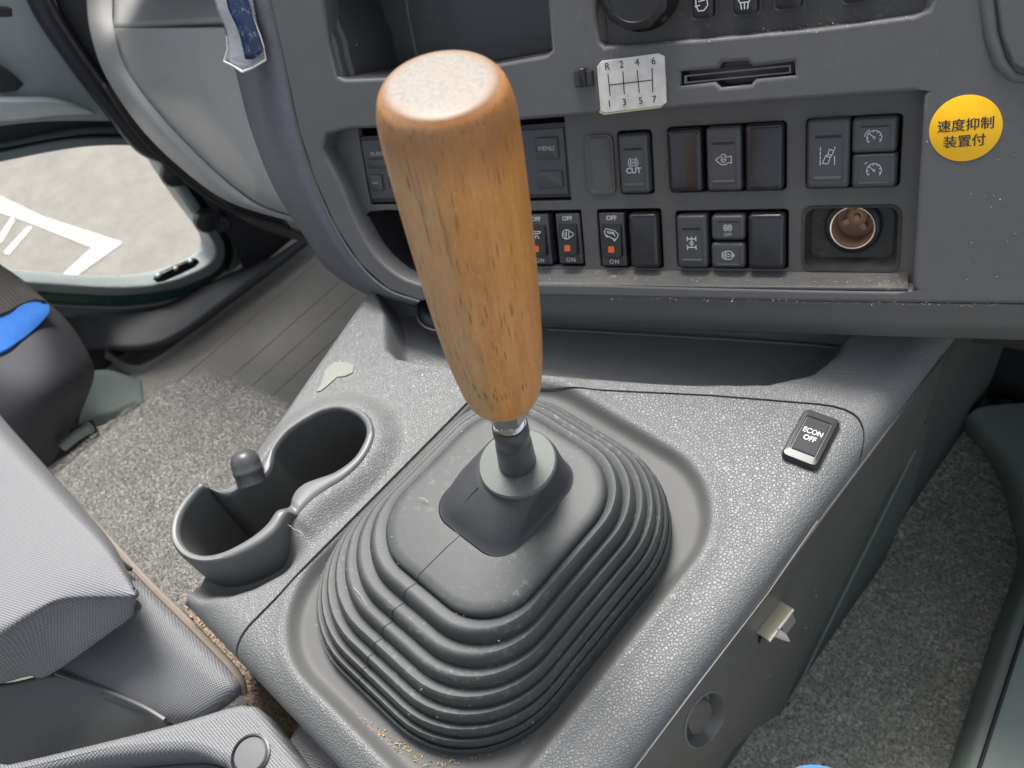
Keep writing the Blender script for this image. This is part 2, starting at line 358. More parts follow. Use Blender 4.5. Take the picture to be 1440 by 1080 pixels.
def mk_blue():
    m, n, b = nodes('blue cloth'); co = coords(n); c = ramp(n, noise(n, co, 900, 3), [(.3, (.02, .15, .55)), (.7, (.04, .24, .78))]); n.links.new(c, b.inputs['Base Color'])
    b.inputs['Roughness'].default_value = .8; b.inputs['Sheen Weight'].default_value = .3; bump(n, b, [(noise(n, co, 1500, 2), 1, .0003)]); return m
BLUE = mk_blue()
def mk_ground():
    m, n, b = nodes('sunlit asphalt'); co = coords(n); c = ramp(n, noise(n, co, 9, 8, .8), [(.3, (.15, .14, .125)), (.7, (.225, .21, .185))]); n.links.new(c, b.inputs['Base Color']); b.inputs['Roughness'].default_value = .9; return m
GROUND = mk_ground(); PAINT = flat('white road paint', (.62, .62, .57), .8)
def mk_glass():
    m, n, b = nodes('window glass'); b.inputs['Transmission Weight'].default_value = 1; b.inputs['Roughness'].default_value = .01; b.inputs['IOR'].default_value = 1.05
    b.inputs['Base Color'].default_value = (.97, .99, .98, 1); return m
GLASS = mk_glass()
def mk_film():
    m, n, b = nodes('clear crumpled film'); b.inputs['Transmission Weight'].default_value = .75; b.inputs['Roughness'].default_value = .18; b.inputs['Base Color'].default_value = (.86, .88, .92, 1); b.inputs['IOR'].default_value = 1.3
    bump(n, b, [(noise(n, coords(n), 90, 4, .7), 1, .004)]); return m
FILM = mk_film()
def mk_bluefilm():
    m, n, b = nodes('blue printed wrapper'); c = ramp(n, noise(n, coords(n), 160, 5, .8), [(.35, (.006, .014, .05)), (.55, (.012, .028, .085)), (.72, (.28, .30, .36))]); n.links.new(c, b.inputs['Base Color']); b.inputs['Roughness'].default_value = .25; return m
BFILM = mk_bluefilm()
CRUMB = flat('pale crumbs', (.55, .46, .30), .8); LINT = flat('white lint', (.38, .38, .35), .8)

# ================================================================== outside, floor
GZ = -1.45
add('ground', [(-60, -60, GZ), (60, -60, GZ), (60, 60, GZ), (-60, 60, GZ)], [(0, 1, 2, 3)], GROUND, kind='structure', smooth=False)
def line_mark(pts, label):
    P = [pz(x, y, GZ + .004) for x, y in pts]; n = len(P)
    V = [(p[0], p[1], GZ + .004) for p in P] + [(p[0], p[1], GZ + .001) for p in P]
    add('painted_line', V, [tuple(range(n))] + [(i, (i + 1) % n, n + (i + 1) % n, n + i) for i in range(n)], PAINT, smooth=False, kind='structure')
line_mark([(-30, 262), (0, 276), (60, 305), (172, 341), (100, 392), (80, 394), (130, 348), (40, 312), (-30, 288)], '')
line_mark([(-20, 336), (0, 330), (17, 305), (20, 310), (2, 340), (-20, 348)], '')
line_mark([(5, 355), (38, 320), (46, 318), (12, 358)], '')
FZ = -.35
add('floor', [(-1.065, -.8, FZ - .006), (.6, -.8, FZ - .006), (.6, 1.1, FZ - .006), (-1.065, 1.1, FZ - .006)], [(0, 1, 2, 3)], CARPETD, kind='structure', smooth=False)

# ribbed rubber mat on the passenger side: real ribs running along the cab
mat_r = root('rubber_floor_mat', 'brownish grey rubber floor mat with long ribs between door sill and console', 'floor mat', loc=(-.8, .3, FZ))
mb = MB(); x0, x1 = -1.0, -.50; prof = []
ribs = [-.93, -.872, -.836, -.80, -.764, -.728, -.69, -.65, -.61, -.57]
xs = sorted(set([x0, x1] + [r + d for r in ribs for d in (-.003, -.0012, .0012, .003)]))
def rz(x):
    for r in ribs:
        d = abs(x - r)
        if d <= .0013: return .001
        if d <= .0031: return .006
    return .006
sect = [(x, rz(x)) for x in xs]
V, Fc = loft([[(x, y, FZ + z) for x, z in sect] for y in np.linspace(-.1, 1.0, 24)], closed=False)
o = add('mat_sheet', V, Fc, MAT_, mat_r, smooth=False); solid(o, .004, 1 if False else -1)

# unseen headliner and rear wall around the viewer, added to shape the light
cab = root('cab_shell', 'unseen pale grey headliner and rear wall added to shape the cab light', 'cab', loc=(0, -.8, .6))
def cbox(name, a, b, mat, par):
    V = [(x, y, z) for z in (a[2], b[2]) for x, y in ((a[0], a[1]), (b[0], a[1]), (b[0], b[1]), (a[0], b[1]))]
    return add(name, V, [(0, 1, 2, 3), (4, 5, 6, 7), (0, 1, 5, 4), (1, 2, 6, 5), (2, 3, 7, 6), (3, 0, 4, 7)], mat, par, smooth=False)
LINER = flat('headliner', (.42, .42, .40), .8)
cbox('headliner', (-1.1, -.85, 1.22), (.9, .05, 1.25), LINER, cab)
cbox('rear_wall', (-1.1, -.88, -.35), (.9, -.85, .42), LINER, cab)
# ================================================================== carpet over the engine cover
cp = [pz(x, y, -.12)[:2] for x, y in [(60, 672), (75, 660), (150, 598), (215, 547), (250, 528), (290, 522), (340, 533), (400, 566), (450, 610)]] + [(-.42, .05), (-.33, -.05), (-.30, -.09), (-.45, -.12), (-.60, -.10)]
cpoly = []
for i in range(len(cp)):
    cpoly.append(cp[i])
carp = plate('engine_cover_carpet', cat(cpoly, 3), [], -.35, -.12, .012, CARPET, smooth=True, label='light grey felt carpet covering the raised floor beside the cup holder', cat='carpet')
dgp = [pz(x, y, -.118)[:2] for x, y in [(262, 838), (285, 850), (335, 905), (400, 980), (440, 1040), (470, 1085), (420, 1085), (385, 1040), (345, 985), (300, 905), (262, 862)]]
# loose dirt lying in the gap
def flakes(name, pts, size, mat, label=None, cat_=None, seed=1, **k):
    r = random.Random(seed); mb = MB()
    for p in pts:
        s = size * r.uniform(.4, 1.5); a = [Vector((r.uniform(-1, 1), r.uniform(-1, 1), r.uniform(-.6, .6))) * s for _ in range(4)]
        mb.geo([Vector(p) + x for x in a], [(0, 1, 2), (0, 1, 3), (1, 2, 3), (0, 2, 3)])
    return mb.build(name, mat, smooth=False, label=label, cat=cat_, kind='stuff', **k)
plate('dirty_carpet_strip', cat(dgp, 3), [], -.122, -.1165, .001, DIRT, label='brown dirt packed in the narrow gap between console and folded seat', cat='dirt')
r2 = random.Random(5); pts = []
for k in range(900):
    t = r2.random(); q = [(275, 845), (330, 905), (375, 970), (420, 1030), (455, 1080)]; f = t * 4; i = min(3, int(f)); f -= i
    x = q[i][0] + (q[i + 1][0] - q[i][0]) * f + r2.gauss(0, 13); y = q[i][1] + (q[i + 1][1] - q[i][1]) * f + r2.gauss(0, 13)
    p = pz(x, y, -.116); pts.append((p[0], p[1], -.1155))
flakes('loose_crumbs', pts, .0018, plastic('brown crumbs', (.34, .26, .19), .9), 'brown and rusty crumbs scattered in the gap left of the console', 'debris', 3)
pts = [tuple(pz(r2.gauss(1160, 55), r2.gauss(960, 60), FZ)[:2]) + (FZ + .002,) for _ in range(420)] + [tuple(pz(r2.uniform(1050, 1420), r2.uniform(760, 1080), FZ)[:2]) + (FZ + .002,) for _ in range(260)]
flakes('carpet_crumbs', pts, .0012, CRUMB, 'pale crumbs scattered on the dark driver footwell carpet', 'debris', 8)

# driver-side carpet, gently uneven
def hfield(x0, x1, y0, y1, nx, ny, f):
    X = np.linspace(x0, x1, nx); Y = np.linspace(y0, y1, ny)
    return loft([[(x, y, f(x, y)) for x in X] for y in Y], closed=False)
from mathutils import noise as mn
zfoot = lambda x, y: FZ + .004 + .006 * mn.noise(Vector((x * 9, y * 9, 0))) + .0022 * mn.noise(Vector((x * 210, y * 210, 3))) + .05 * max(0, y - .5)
V, Fc = hfield(-.125, .20, -.05, .75, 150, 360, zfoot)
fcar = add('footwell_carpet', V, Fc, CARPETD, label='dark speckled carpet in the driver footwell right of the console', cat='carpet')

def fibres(parent, poly, z, n, ln, wd, mat, seed, zf=None):
    g = np.random.default_rng(seed); P = np.array(poly); lo, hi = P.min(0), P.max(0)
    q = g.uniform(lo, hi, (int(n * 1.8), 2)); ins = np.zeros(len(q), bool)
    for i in range(len(P)):
        a, b = P[i - 1], P[i]; c = (a[1] > q[:, 1]) != (b[1] > q[:, 1])
        with np.errstate(all='ignore'): xx = (b[0] - a[0]) * (q[:, 1] - a[1]) / (b[1] - a[1]) + a[0]
        ins ^= c & (q[:, 0] < xx)
    q = q[ins][:n]; m = len(q); zb = np.full(m, z) if zf is None else np.array([zf(x, y) for x, y in q])
    an = g.uniform(0, 2 * np.pi, m); d = np.stack([np.cos(an), np.sin(an)], 1); e = np.stack([-d[:, 1], d[:, 0]], 1); L = g.uniform(.5, 1.2, m)[:, None] * ln; up = g.uniform(.15, .9, m)
    base = q; A = np.c_[base - e * wd, zb - .0004]; B = np.c_[base + e * wd, zb - .0004]; T = np.c_[base + d * L, zb + ln * up * .9]
    V = np.stack([A, B, T], 1).reshape(-1, 3); Wp = np.array(WM[parent].translation); V = V - Wp
    me = bpy.data.meshes.new('fibres'); me.from_pydata(V.tolist(), [], [(3 * i, 3 * i + 1, 3 * i + 2) for i in range(m)]); me.update(); me.materials.append(mat)
    o = bpy.data.objects.new('carpet_fibres', me); COL.objects.link(o); o.parent = parent; o['kind'] = 'stuff'; WM[o] = WM[parent]
FIB = mk_carpet('felt fibres', (.16, .16, .155), (.33, .325, .31), (.62, .61, .57), sc=500)
FIBD = mk_carpet('dark felt fibres', (.13, .155, .13), (.42, .435, .37), (.90, .86, .75), sc=500)
fibres(carp, [tuple(p) for p in cat(cpoly, 3)], -.1195, 60000, .0034, .00022, FIB, 3)
fibres(fcar, [(-.11, -.04), (.18, -.04), (.18, .6), (-.11, .6)], 0, 90000, .0036, .00024, FIBD, 4, zfoot)
# ================================================================== centre console
con = root('centre_console', 'grey pebble grained centre console carrying the shifter boot and cup holder', 'console', loc=(-.28, .15, FZ))
YS = lambda x: float(np.interp(x, [-.50, -.44, -.375, -.307, -.212, -.153, -.145, -.138, -.132, -.127, -.122, -.118, -.115, -.112], [.125, .155, .19, .228, .284, .3155, .3190, .3208, .3210, .3195, .3160, .3105, .303, .290]))
XSEAM = -.345
def sd_rr(x, y, cx, cy, hx, hy, r):
    qx = abs(x - cx) - hx + r; qy = abs(y - cy) - hy + r
    return math.hypot(max(qx, 0), max(qy, 0)) + min(max(qx, qy), 0) - r
def sd_poly(P, x, y):
    ins = False; d = 1e9; n = len(P)
    for i in range(n):
        ax, ay = P[i - 1]; bx, by = P[i]
        ex, ey = bx - ax, by - ay; L = ex * ex + ey * ey + 1e-12; t = min(1, max(0, ((x - ax) * ex + (y - ay) * ey) / L))
        d = min(d, (x - ax - t * ex) ** 2 + (y - ay - t * ey) ** 2)
        if (ay > y) != (by > y) and x < (bx - ax) * (y - ay) / (by - ay) + ax: ins = not ins
    return -math.sqrt(d) if ins else math.sqrt(d)
def ss(a, b, x):
    t = min(1, max(0, (x - a) / (b - a))); return t * t * (3 - 2 * t)
# cup holder rims traced in the plane of the rim
Z6 = lambda x, y: (200 + x / 4, 520 + y / 4)
CH = [((1100, 215), (1100, 178), 0), ((1190, 240), (1210, 192), 0), ((1245, 290), (1295, 250), 0), ((1258, 350), (1328, 345), 0), ((1235, 420), (1306, 435), 0), ((1180, 500), (1250, 525), 0),
      ((1080, 570), (1165, 620), 0), ((980, 605), (1080, 690), 0), ((910, 630), (1010, 750), 0), ((860, 670), (965, 790), 0), ((835, 720), (930, 812), 0), ((822, 765), (893, 838), 0),
      ((752, 790), (828, 800), 1), ((700, 860), (768, 900), 1), ((620, 930), (675, 980), 1), ((500, 1000), (535, 1052), 1), ((400, 1035), (415, 1088), 1), ((320, 1038), (305, 1090), 1), ((250, 1010), (212, 1052), 1),
      ((205, 950), (152, 975), 1), ((195, 890), (146, 890), 1), ((210, 820), (168, 800), 1), ((250, 750), (215, 728), 1), ((300, 690), (268, 676), 1), ((345, 652), (325, 635), 1),
      ((372, 664), (352, 650), 0), ((440, 697), (428, 664), 0), ((500, 690), (478, 624), 0), ((560, 655), (540, 580), 0), ((640, 622), (598, 525), 0), ((700, 575), (648, 468), 0), ((722, 520), (690, 425), 0),
      ((735, 460), (738, 378), 0), ((770, 400), (790, 328), 0), ((830, 335), (850, 280), 0), ((920, 275), (928, 228), 0), ((1010, 230), (1010, 192), 0)]
ZF, ZN = .012, .018
zin = []; pin = []; pout = []
for a, b, h in CH:
    z = ZN if h else ZF; k = .80 if h else .66; pin.append(pz(*Z6(*a), z)); pout.append(pz(*Z6(*[a[i] + (b[i] - a[i]) * k for i in (0, 1)]), z)); zin.append(z)
mid_poly = [tuple((.35 * a + .65 * b)[:2]) for a, b in zip(pin, pout)]
out_poly = [tuple(b[:2]) for b in pout]
def xl(y): return float(np.interp(y, [-.04, .0, .05, .095, .21, .33, .42], [-.402, -.425, -.444, -.455, -.488, -.522, -.55]))
tray_out = [pz(x, y, 0)[:2] for x, y in [(520, 395), (538, 440), (541, 492), (556, 506), (640, 520), (767, 530), (960, 543), (1080, 543), (1145, 528), (1180, 500), (1215, 440)]]
tray_in = [pz(x, y, -.010)[:2] for x, y in [(560, 400), (572, 440), (577, 480), (592, 492), (650, 502), (767, 512), (960, 522), (1060, 520), (1120, 508), (1150, 490), (1180, 440)]]
XR, YR = -.1135, -.036
def ztop(x, y):
    z = 0.0
    d = sd_rr(x, y, -.2475, .110, .0945, .125, .055)             # moat round the boot
    z += .0018 * math.exp(-((d - .004) / .005) ** 2)
    z -= .0065 * ss(.002, -.007, d)
    e = min(XR - x, 9); r = .017
    if e < r: z -= r - math.sqrt(max(0, r * r - (r - max(e, 0)) ** 2))
    e = y - YR; r = .022
    if e < r: z -= r - math.sqrt(max(0, r * r - (r - max(e, 0)) ** 2))
    e = x - xl(y); r = .006
    if e < r: z -= r - math.sqrt(max(0, r * r - (r - max(e, 0)) ** 2))
    # cup holder shoulder and well
    if x < -.33 and y < .17:
        d = sd_poly(out_poly, x, y)
        z += .0100 * ss(.020, .001, d) * (ss(.030, .055, y)) * ss(-.345, -.356, x)
        # shelf dropping round the rear cup
        z -= .020 * ss(.020, .003, d) * ss(.045, .02, y)
        if sd_poly(mid_poly, x, y) < 0: z = -.085
    if y > .12:
        do = sd_poly(tray_out, x, y)
        if do < .0: z -= .028 * ss(0, -.010, do)
    return z
def band(c, w): return [c - w * 2.2, c - w, c - w * .55, c + w * .55, c + w, c + w * 2.2]
gx = sorted(list(np.arange(-.56, XR - .018, .0022)) + list(np.linspace(XR - .0175, XR, 14)) + band(XSEAM, .0010))
vs = sorted(list(np.linspace(YR, YR + .022, 14)) + list(np.arange(YR + .024, .45, .0022)) + band(.29, .0009))
def yv(x, v):
    wgt = ss(-.034, .289, v); return v + wgt * (YS(x) - .29)
def gx_at(x, y):   # squeeze the left columns to the console's slanted left edge
    L = xl(y); return x if x > -.36 else -.36 + (x + .36) * (L + .36) / (-.56 + .36)
V = []; nx = len(gx)
for v in vs:
    for x in gx:
        y = yv(x, v); X = gx_at(x, y); z = ztop(X, y)
        if abs(x - XSEAM) < .0007 and v < .29: z -= .004
        if abs(v - .29) < .0007 and x > XSEAM: z -= .004
        V.append((X, y, z))
FA, FB, FC = [], [], []
for j in range(len(vs) - 1):
    for i in range(nx - 1):
        f = (j * nx + i, j * nx + i + 1, (j + 1) * nx + i + 1, (j + 1) * nx + i)
        (FA if (gx[i] + gx[i + 1]) / 2 > XSEAM and (vs[j] + vs[j + 1]) / 2 < .29 else FB).append(f)
def sub(Vv, Ff):
    used = sorted({i for f in Ff for i in f}); mp = {a: b for b, a in enumerate(used)}
    return [Vv[i] for i in used], [tuple(mp[i] for i in f) for f in Ff]
VA, FA_ = sub(V, FA); o = add('shifter_panel', VA, FA_, LEATHER, con)
at = o.data.attributes.new('worn', 'FLOAT', 'POINT')
at.data.foreach_set('value', [1 - ss(-.0005, .0035, sd_rr(p[0], p[1], -.2475, .110, .0945, .125, .055)) for p in VA])
o = add('top_panel', *sub(V, FB), LEATHER2, con)
# walls of the console under the top
def wall(pts, zt, zb, name, mat, th=.004, **k):
    V = [(x, y, zt if not callable(zt) else zt(x, y)) for x, y in pts] + [(x, y, zb) for x, y in pts]; n = len(pts)
    o = add(name, V, [(i, i + 1, n + i + 1, n + i) for i in range(n - 1)], mat, con, **k); return solid(o, th, 0)
wall([(XR - .0005, YR), (XR - .0005, .45)], -.0165, -.030, 'edge_skirt', LEATHER, .001)
wall([(XR, YR + .0005), (-.402, YR + .0005)], -.0215, -.12, 'rear_wall', LEATHER, .001)
wall([(xl(y) + .001, y) for y in np.linspace(.100, .42, 14)], lambda x, y: max(ztop(x, y), -.014) + .0002, -.345, 'left_wall', LEATHER2, .001)
wall([(xl(y) + .001, y) for y in np.linspace(YR, -.030, 3)], lambda x, y: max(ztop(x, y), -.014) + .0002, -.12, 'corner_wall', LEATHER2, .001)
# side panel (traced in its own plane x = const) with bright split line
XS = -.112
sp = [pX(x, y, XS)[1:] for x, y in [(880, 1100), (985, 960), (1080, 836), (1170, 705), (1224, 622), (1232, 596), (1262, 530), (1292, 478), (1335, 478), (1312, 560), (1283, 640), (1217, 737), (1163, 840), (1130, 920), (1102, 1000), (1062, 1026), (1030, 1055), (1000, 1105)]]
FXs = Matrix(((0, 0, 1, XS - .004), (1, 0, 0, 0), (0, 1, 0, 0), (0, 0, 0, 1)))
hole = []
hc = pX(990, 1012, XS)[1:]
ep = [(991 + 41 * math.cos(a) * .42 + 23 * math.sin(a) * .907, 1012 - 41 * math.cos(a) * .907 + 23 * math.sin(a) * .42) for a in np.linspace(0, 2 * math.pi, 28, endpoint=False)]
plug = [tuple(pX(x, y, XS)[1:]) for x, y in ep]; hc = np.mean(plug, 0)
def pk_(k, z, dx=0, dy=0): return [(hc[0] + (p[0] - hc[0]) * k + dx, hc[1] + (p[1] - hc[1]) * k + dy, z) for p in plug]
plate('side_panel', [(p[0], min(p[1], -.0155)) for p in sp], [plug], 0, .004, .0008, SIDE, con, FXs)
mb = MB(); mb.geo(*loft([pk_(1.08, .0042), pk_(1.0, .0047), pk_(.95, .003), pk_(.86, -.005), pk_(.5, -.007)], False, True))
mb.build('plug_recess', SMOOTH, con, FXs)
mb = MB(); mb.geo(*loft([pk_(.66, -.007, -.001, .002), pk_(.66, .000, -.001, .002), pk_(.58, .0016, -.001, .002), pk_(.5, .0017, -.001, .002)], False, True))
mb.build('plug_cap', SIDE, con, FXs)
# inner support wall and flange strip further forward
add('inner_wall', [(XS - .012, YR, -.03), (XS - .012, .9, -.03), (XS - .012, .9, FZ), (XS - .012, YR, FZ)], [(0, 1, 2, 3)], UNDER2, con)
fl = [(1303, 596), (1283, 640), (1217, 737), (1163, 840), (1130, 920), (1102, 1000), (1112, 1000), (1128, 985), (1180, 900), (1245, 790), (1284, 700), (1300, 640), (1306, 596)]
fp = [pX(x, y, XS - .002)[1:] for x, y in fl]
plate('flange_strip', [tuple(p) for p in fp], [], -.002, .001, .0004, UNDER2, con, FXs)
mb = MB(); A = pX(1281, 642, XS); B = pX(1104, 1000, XS)
for k in range(90):
    p = A + (B - A) * (k + .5) / 90; d = (B - A) / np.linalg.norm(B - A); q = p - (B - A) / 90 * .25; r_ = p + (B - A) / 90 * .25; h = .0012
    mb.geo([(XS, q[1], q[2]), (XS, r_[1], r_[2]), (XS, r_[1] + .006, r_[2] + .003), (XS, q[1] + .006, q[2] + .003), (XS + h, q[1], q[2]), (XS + h, r_[1], r_[2]), (XS + h, r_[1] + .006, r_[2] + .003), (XS + h, q[1] + .006, q[2] + .003)],
           [(0, 1, 2, 3), (4, 5, 6, 7), (0, 1, 5, 4), (1, 2, 6, 5), (2, 3, 7, 6), (3, 0, 4, 7)])
mb.build('ribbed_edge', UNDER, con, smooth=False, kind='stuff')
mb = MB(); mb.geo(*tube_geo([pX(x, y, XS + .0003) for x, y in [(880, 1098), (985, 958), (1080, 834), (1150, 732)]], .0003, 6)); mb.build('split_line_edge', plastic('pale worn edge', (.20, .19, .17), .4), con)

mb = MB(); mb.geo(*tube_geo(cat([pz(x, y, -.024) for x, y in [(770, 463), (900, 470), (1050, 479), (1150, 486), (1178, 489), (1192, 482)]], 4, False), .0012, 6)); mb.build('tray_step', SMOOTH, con)
# cup holder body
def dens(P, n=4): return cat(P, n)
PI_, PO = dens(pin), dens(pout); ZZ = np.repeat([0], 1)
rings = []
c_in = np.mean(PI_, 0)
def inset(P, q):   # move every point towards the matching inner-floor point
    out = []
    n = len(P)
    for i in range(n):
        t = P[(i + 1) % n] - P[i - 1]; t = t / (np.linalg.norm(t) + 1e-9); nn = np.array([-t[1], t[0], 0]); out.append(P[i] + nn * q)
    return out
sgn = 1
tst = inset(PI_, .002); area = lambda P: abs(sum(P[i - 1][0] * P[i][1] - P[i][0] * P[i - 1][1] for i in range(len(P))))
if area(tst) > area(PI_): sgn = -1
def z_(P, dz): return [np.array([p[0], p[1], p[2] + dz]) for p in P]
def setz(P, z): return [np.array([p[0], p[1], z]) for p in P]
def lerp(A, B, t): return [a * (1 - t) + b * t for a, b in zip(A, B)]
rings = [setz(inset(PO, -sgn * -.0005), -.055), z_(inset(PO, -sgn * .0004), -.006), z_(PO, -.0028), z_(lerp(PO, PI_, .10), -.0010), z_(lerp(PO, PI_, .28), 0), z_(lerp(PO, PI_, .7), 0), z_(lerp(PO, PI_, .92), -.0007), z_(inset(PI_, sgn * .0004), -.003), setz(inset(PI_, sgn * .0025), -.035)]
V, Fc = loft(rings); o = add('cup_holder_rim', V, Fc, SMOOTH, con)
rings = [z_(inset(PI_, sgn * .0006), -.0035), setz(inset(PI_, sgn * .003), -.04), setz(inset(PI_, sgn * .0045), -.070)]
V, Fc = loft(rings, False, True); Vi = V
o = add('cup_well', Vi, Fc, CUPIN, con)
# rubber bumper on the neck of the cup holder
bc = pz(352, 672, ZF); ax = pz(338, 628, ZF + .016) - bc; Lb = np.linalg.norm(ax)
Fb = frame_from(bc, bc + np.cross(ax, [0, 0, 1.0]), ax)
mb = MB(); mb.geo(*lathe([(.0098, -.004), (.0098, .003), (.0104, .004), (.0104, .0062), (.0100, .007), (.0102, .010), (.0098, .0135), (.0084, .0165), (.0058, .0188), (.0020, .0198)], 28)); mb.build('rubber_bumper', BTN, con, Fb)

# ECON OFF switch standing on the shifter panel
ec = pz(1140, 619, 0.001); ex = pz(1188, 637, 0.001); Fe = frame_from(ec, ex, (0, 0, 1))
econ = link('eco_switch', bpy.data.meshes.new('x'), BLACK, con) if False else None
def local(p, F): v = F.inverted() @ Vector(p); return v[0], v[1]
e4 = [local(pz(x, y, .004), Fe) for x, y in [(1135, 580), (1184, 598), (1142, 659), (1092, 641)]]
hx = (np.linalg.norm(np.subtract(e4[1], e4[0])) + np.linalg.norm(np.subtract(e4[2], e4[3]))) / 4; hy = (np.linalg.norm(np.subtract(e4[3], e4[0])) + np.linalg.norm(np.subtract(e4[2], e4[1]))) / 4
hx *= 1.05; hy *= 1.05; yx = np.subtract(e4[0], e4[3]) + np.subtract(e4[1], e4[2]); print('econ', e4, hx, hy)
mb = MB(); mb.geo(*loft([rr(0, 0, hx, hy, .0035, 0), rr(0, 0, hx, hy, .0035, .0022), rr(0, 0, hx - .0012, hy - .0012, .003, .0042), rr(0, 0, hx - .0035, hy - .006, .001, .0048), rr(0, 0, hx - .0038, hy - .0063, .001, .0040)], True, True))
esw = mb.build('eco_switch', plastic('satin black', (.025, .026, .028), .3, 0, 900, .03, rvar=.04), con, Fe)
mb = MB(); mb.geo(*loft([rr(0, 0, hx - .0042, hy - .0068, .0006, .003), rr(0, 0, hx - .0042, hy - .0068, .0006, .0046), rr(0, 0, hx - .0050, hy - .0074, .0006, .0050), rr(0, 0, hx - .0056, hy - .0080, .0005, .00503)], True, True)); mb.build('button_face', plastic('matt button face', (.045, .047, .05), .75, 0, 900, .05, spec=.25), esw, Fe)
text(esw, 'ECON', Fe @ TR(0, .0028, .0052), .0052, WHITE, xs=.86, bold=.00006); text(esw, 'OFF', Fe @ TR(0, -.0024, .0052), .0052, WHITE, xs=.86, bold=.00008)

# torn white sticker remnant
pp = [pz(x, y, .0006) for x, y in [(445, 551), (452, 540), (458, 520), (470, 510), (488, 509), (498, 514), (496, 524), (485, 529), (474, 530), (462, 541), (452, 549)]]
V = [(p[0], p[1], .0009) for p in pp] + [(p[0], p[1], .0002) for p in pp]; n = len(pp)
add('sticker_remnant', V, [tuple(range(n)), tuple(range(2 * n - 1, n - 1, -1))] + [(i, (i + 1) % n, n + (i + 1) % n, n + i) for i in range(n)], plastic('torn paper', (.25, .255, .235), .85, .0006, 900, .5, (.3, .3, .28)), smooth=False,
    label='torn whitish paper remnant stuck on the console left of the wooden knob', cat='sticker remnant')

# metal clip on the side panel
clip = root('metal_clip', 'bent bright metal clip fastened to the dark console side panel', 'clip', loc=pX(1085, 880, XS))
c0 = pX(1064, 890, XS); c1 = pX(1098, 846, XS)
def qbox(a, b, dirn, length, th, mat, name):
    a = np.array(a); b = np.array(b); d = np.array(dirn, float); d /= np.linalg.norm(d); nn = np.cross(b - a, d); nn /= np.linalg.norm(nn); nn *= th / 2
    V = [a - nn, b - nn, b - nn + d * length, a - nn + d * length, a + nn, b + nn, b + nn + d * length, a + nn + d * length]
    return add(name, V, [(0, 1, 2, 3), (4, 5, 6, 7), (0, 1, 5, 4), (1, 2, 6, 5), (2, 3, 7, 6), (3, 0, 4, 7)], mat, clip, smooth=False)
qbox(c0, c1, (1, .0, .1), .0085, .0010, CLIPM, 'top_flange')
e0, e1 = c0 + np.array([.0084, 0, .0009]), c1 + np.array([.0084, 0, .0009])
qbox(e0, e1, (.1, 0, -1), .0024, .0016, EDGE, 'flange_lip')
m0 = e0 * .45 + e1 * .55
qbox(m0 - np.array([.002, 0, .001]), e1 - np.array([.002, 0, .001]), (.45, -.1, -1), .013, .0010, CHROME, 'side_leaf')
qbox(e0 * .9 + e1 * .1 - np.array([.006, 0, .003]), e0 * .5 + e1 * .5 - np.array([.006, 0, .003]), (-.1, -.05, -1), .018, .001, BLACK, 'rear_leaf')
mb = MB(); t0 = e0 * .72 + e1 * .28 + np.array([0, 0, -.001]); mb.geo(*tube_geo([t0, t0 + np.array([.004, .003, -.007]), t0 + np.array([.007, .005, -.014])], [.0030, .0024, .0006], 8)); mb.build('bent_tongue', CREAM, clip)

# ================================================================== shifter boot
boot = root('shift_boot', 'black ribbed rubber boot stepped like a pyramid around the gear lever', 'gear boot', loc=(-.252, .11, -.005))
DT = pz(728, 652, .086)
prof = []      # (z, cx, cy, hx, hy, r)
NR = 8
def bprof(t):     # 0 base .. 1 top tier
    cx = -.2510 + .0100 * t; cy = .1085 + .012 * t
    q = t ** 1.55; hx = .0885 - .0375 * q; hy = .1075 - .0490 * q; r = .064 - .031 * q
    return cx, cy, hx, hy, r
ZB, ZT = -.006, .058
PH = [0, .11, .225, .345, .47, .60, .73, .865, 1.0]
for k in range(NR):
    a, b = PH[k], PH[k + 1]; m = 9
    for i in range(m):
        f = i / m; t = a + (b - a) * (.0 if f < .45 else (f - .45) / .55) ; 
        # riser with rounded shoulder, then a narrow tread falling into a groove
        ang = f / .62 * math.pi / 2 if f < .62 else math.pi / 2
        za = ZB + (ZT - ZB) * a; zb = ZB + (ZT - ZB) * b; hgt = (zb - za)
        if f < .62: zz = za + (hgt + .0012) * math.sin(ang) ** 1.0; inn = (1 - math.cos(ang)) * .45
        else: q = (f - .62) / .38; zz = zb + .0012 - .0022 * q; inn = .45 + .75 * q
        cx, cy, hx_, hy_, r_ = bprof(a + (b - a) * inn); prof.append((zz, cx, cy, hx_, hy_, r_))
cx, cy, hx_, hy_, r_ = bprof(1.0)
prof += [(ZT - .0006, cx, cy, hx_ - .0002, hy_ - .0002, r_), (ZT + .0022, cx, cy, hx_ - .0002, hy_, r_), (ZT + .0040, cx, cy, hx_ - .0008, hy_ - .0008, r_), (ZT + .0050, cx, cy, hx_ - .0022, hy_ - .0022, r_ - .001), (ZT + .0053, cx, cy + .0005, hx_ - .006, hy_ - .006, r_ - .003),
         (ZT + .0058, -.241, .126, .033, .040, .019), (ZT + .0056, -.2405, .130, .0292, .0352, .016)]
rings = [rr(c[1], c[2], c[3], c[4], c[5], c[0], 12) for c in prof]
bellows = add('bellows', *loft(rings), RUBBER, boot)
tp = [(ZT + .0054, -.2405, .1305, .0290, .0350, .0155), (ZT + .0062, -.2405, .1308, .0280, .0340, .0155), (ZT + .010, -.2403, .132, .0270, .0325, .016), (ZT + .0165, -.240, .135, .0250, .0295, .018), (ZT + .0215, -.2385, .1385, .0232, .0262, .020), (ZT + .0245, -.237, .1405, .0222, .0235, .021), (ZT + .0265, -.236, .141, .0205, .0212, .0202), (ZT + .0265, -.236, .141, .008, .008, .007)]
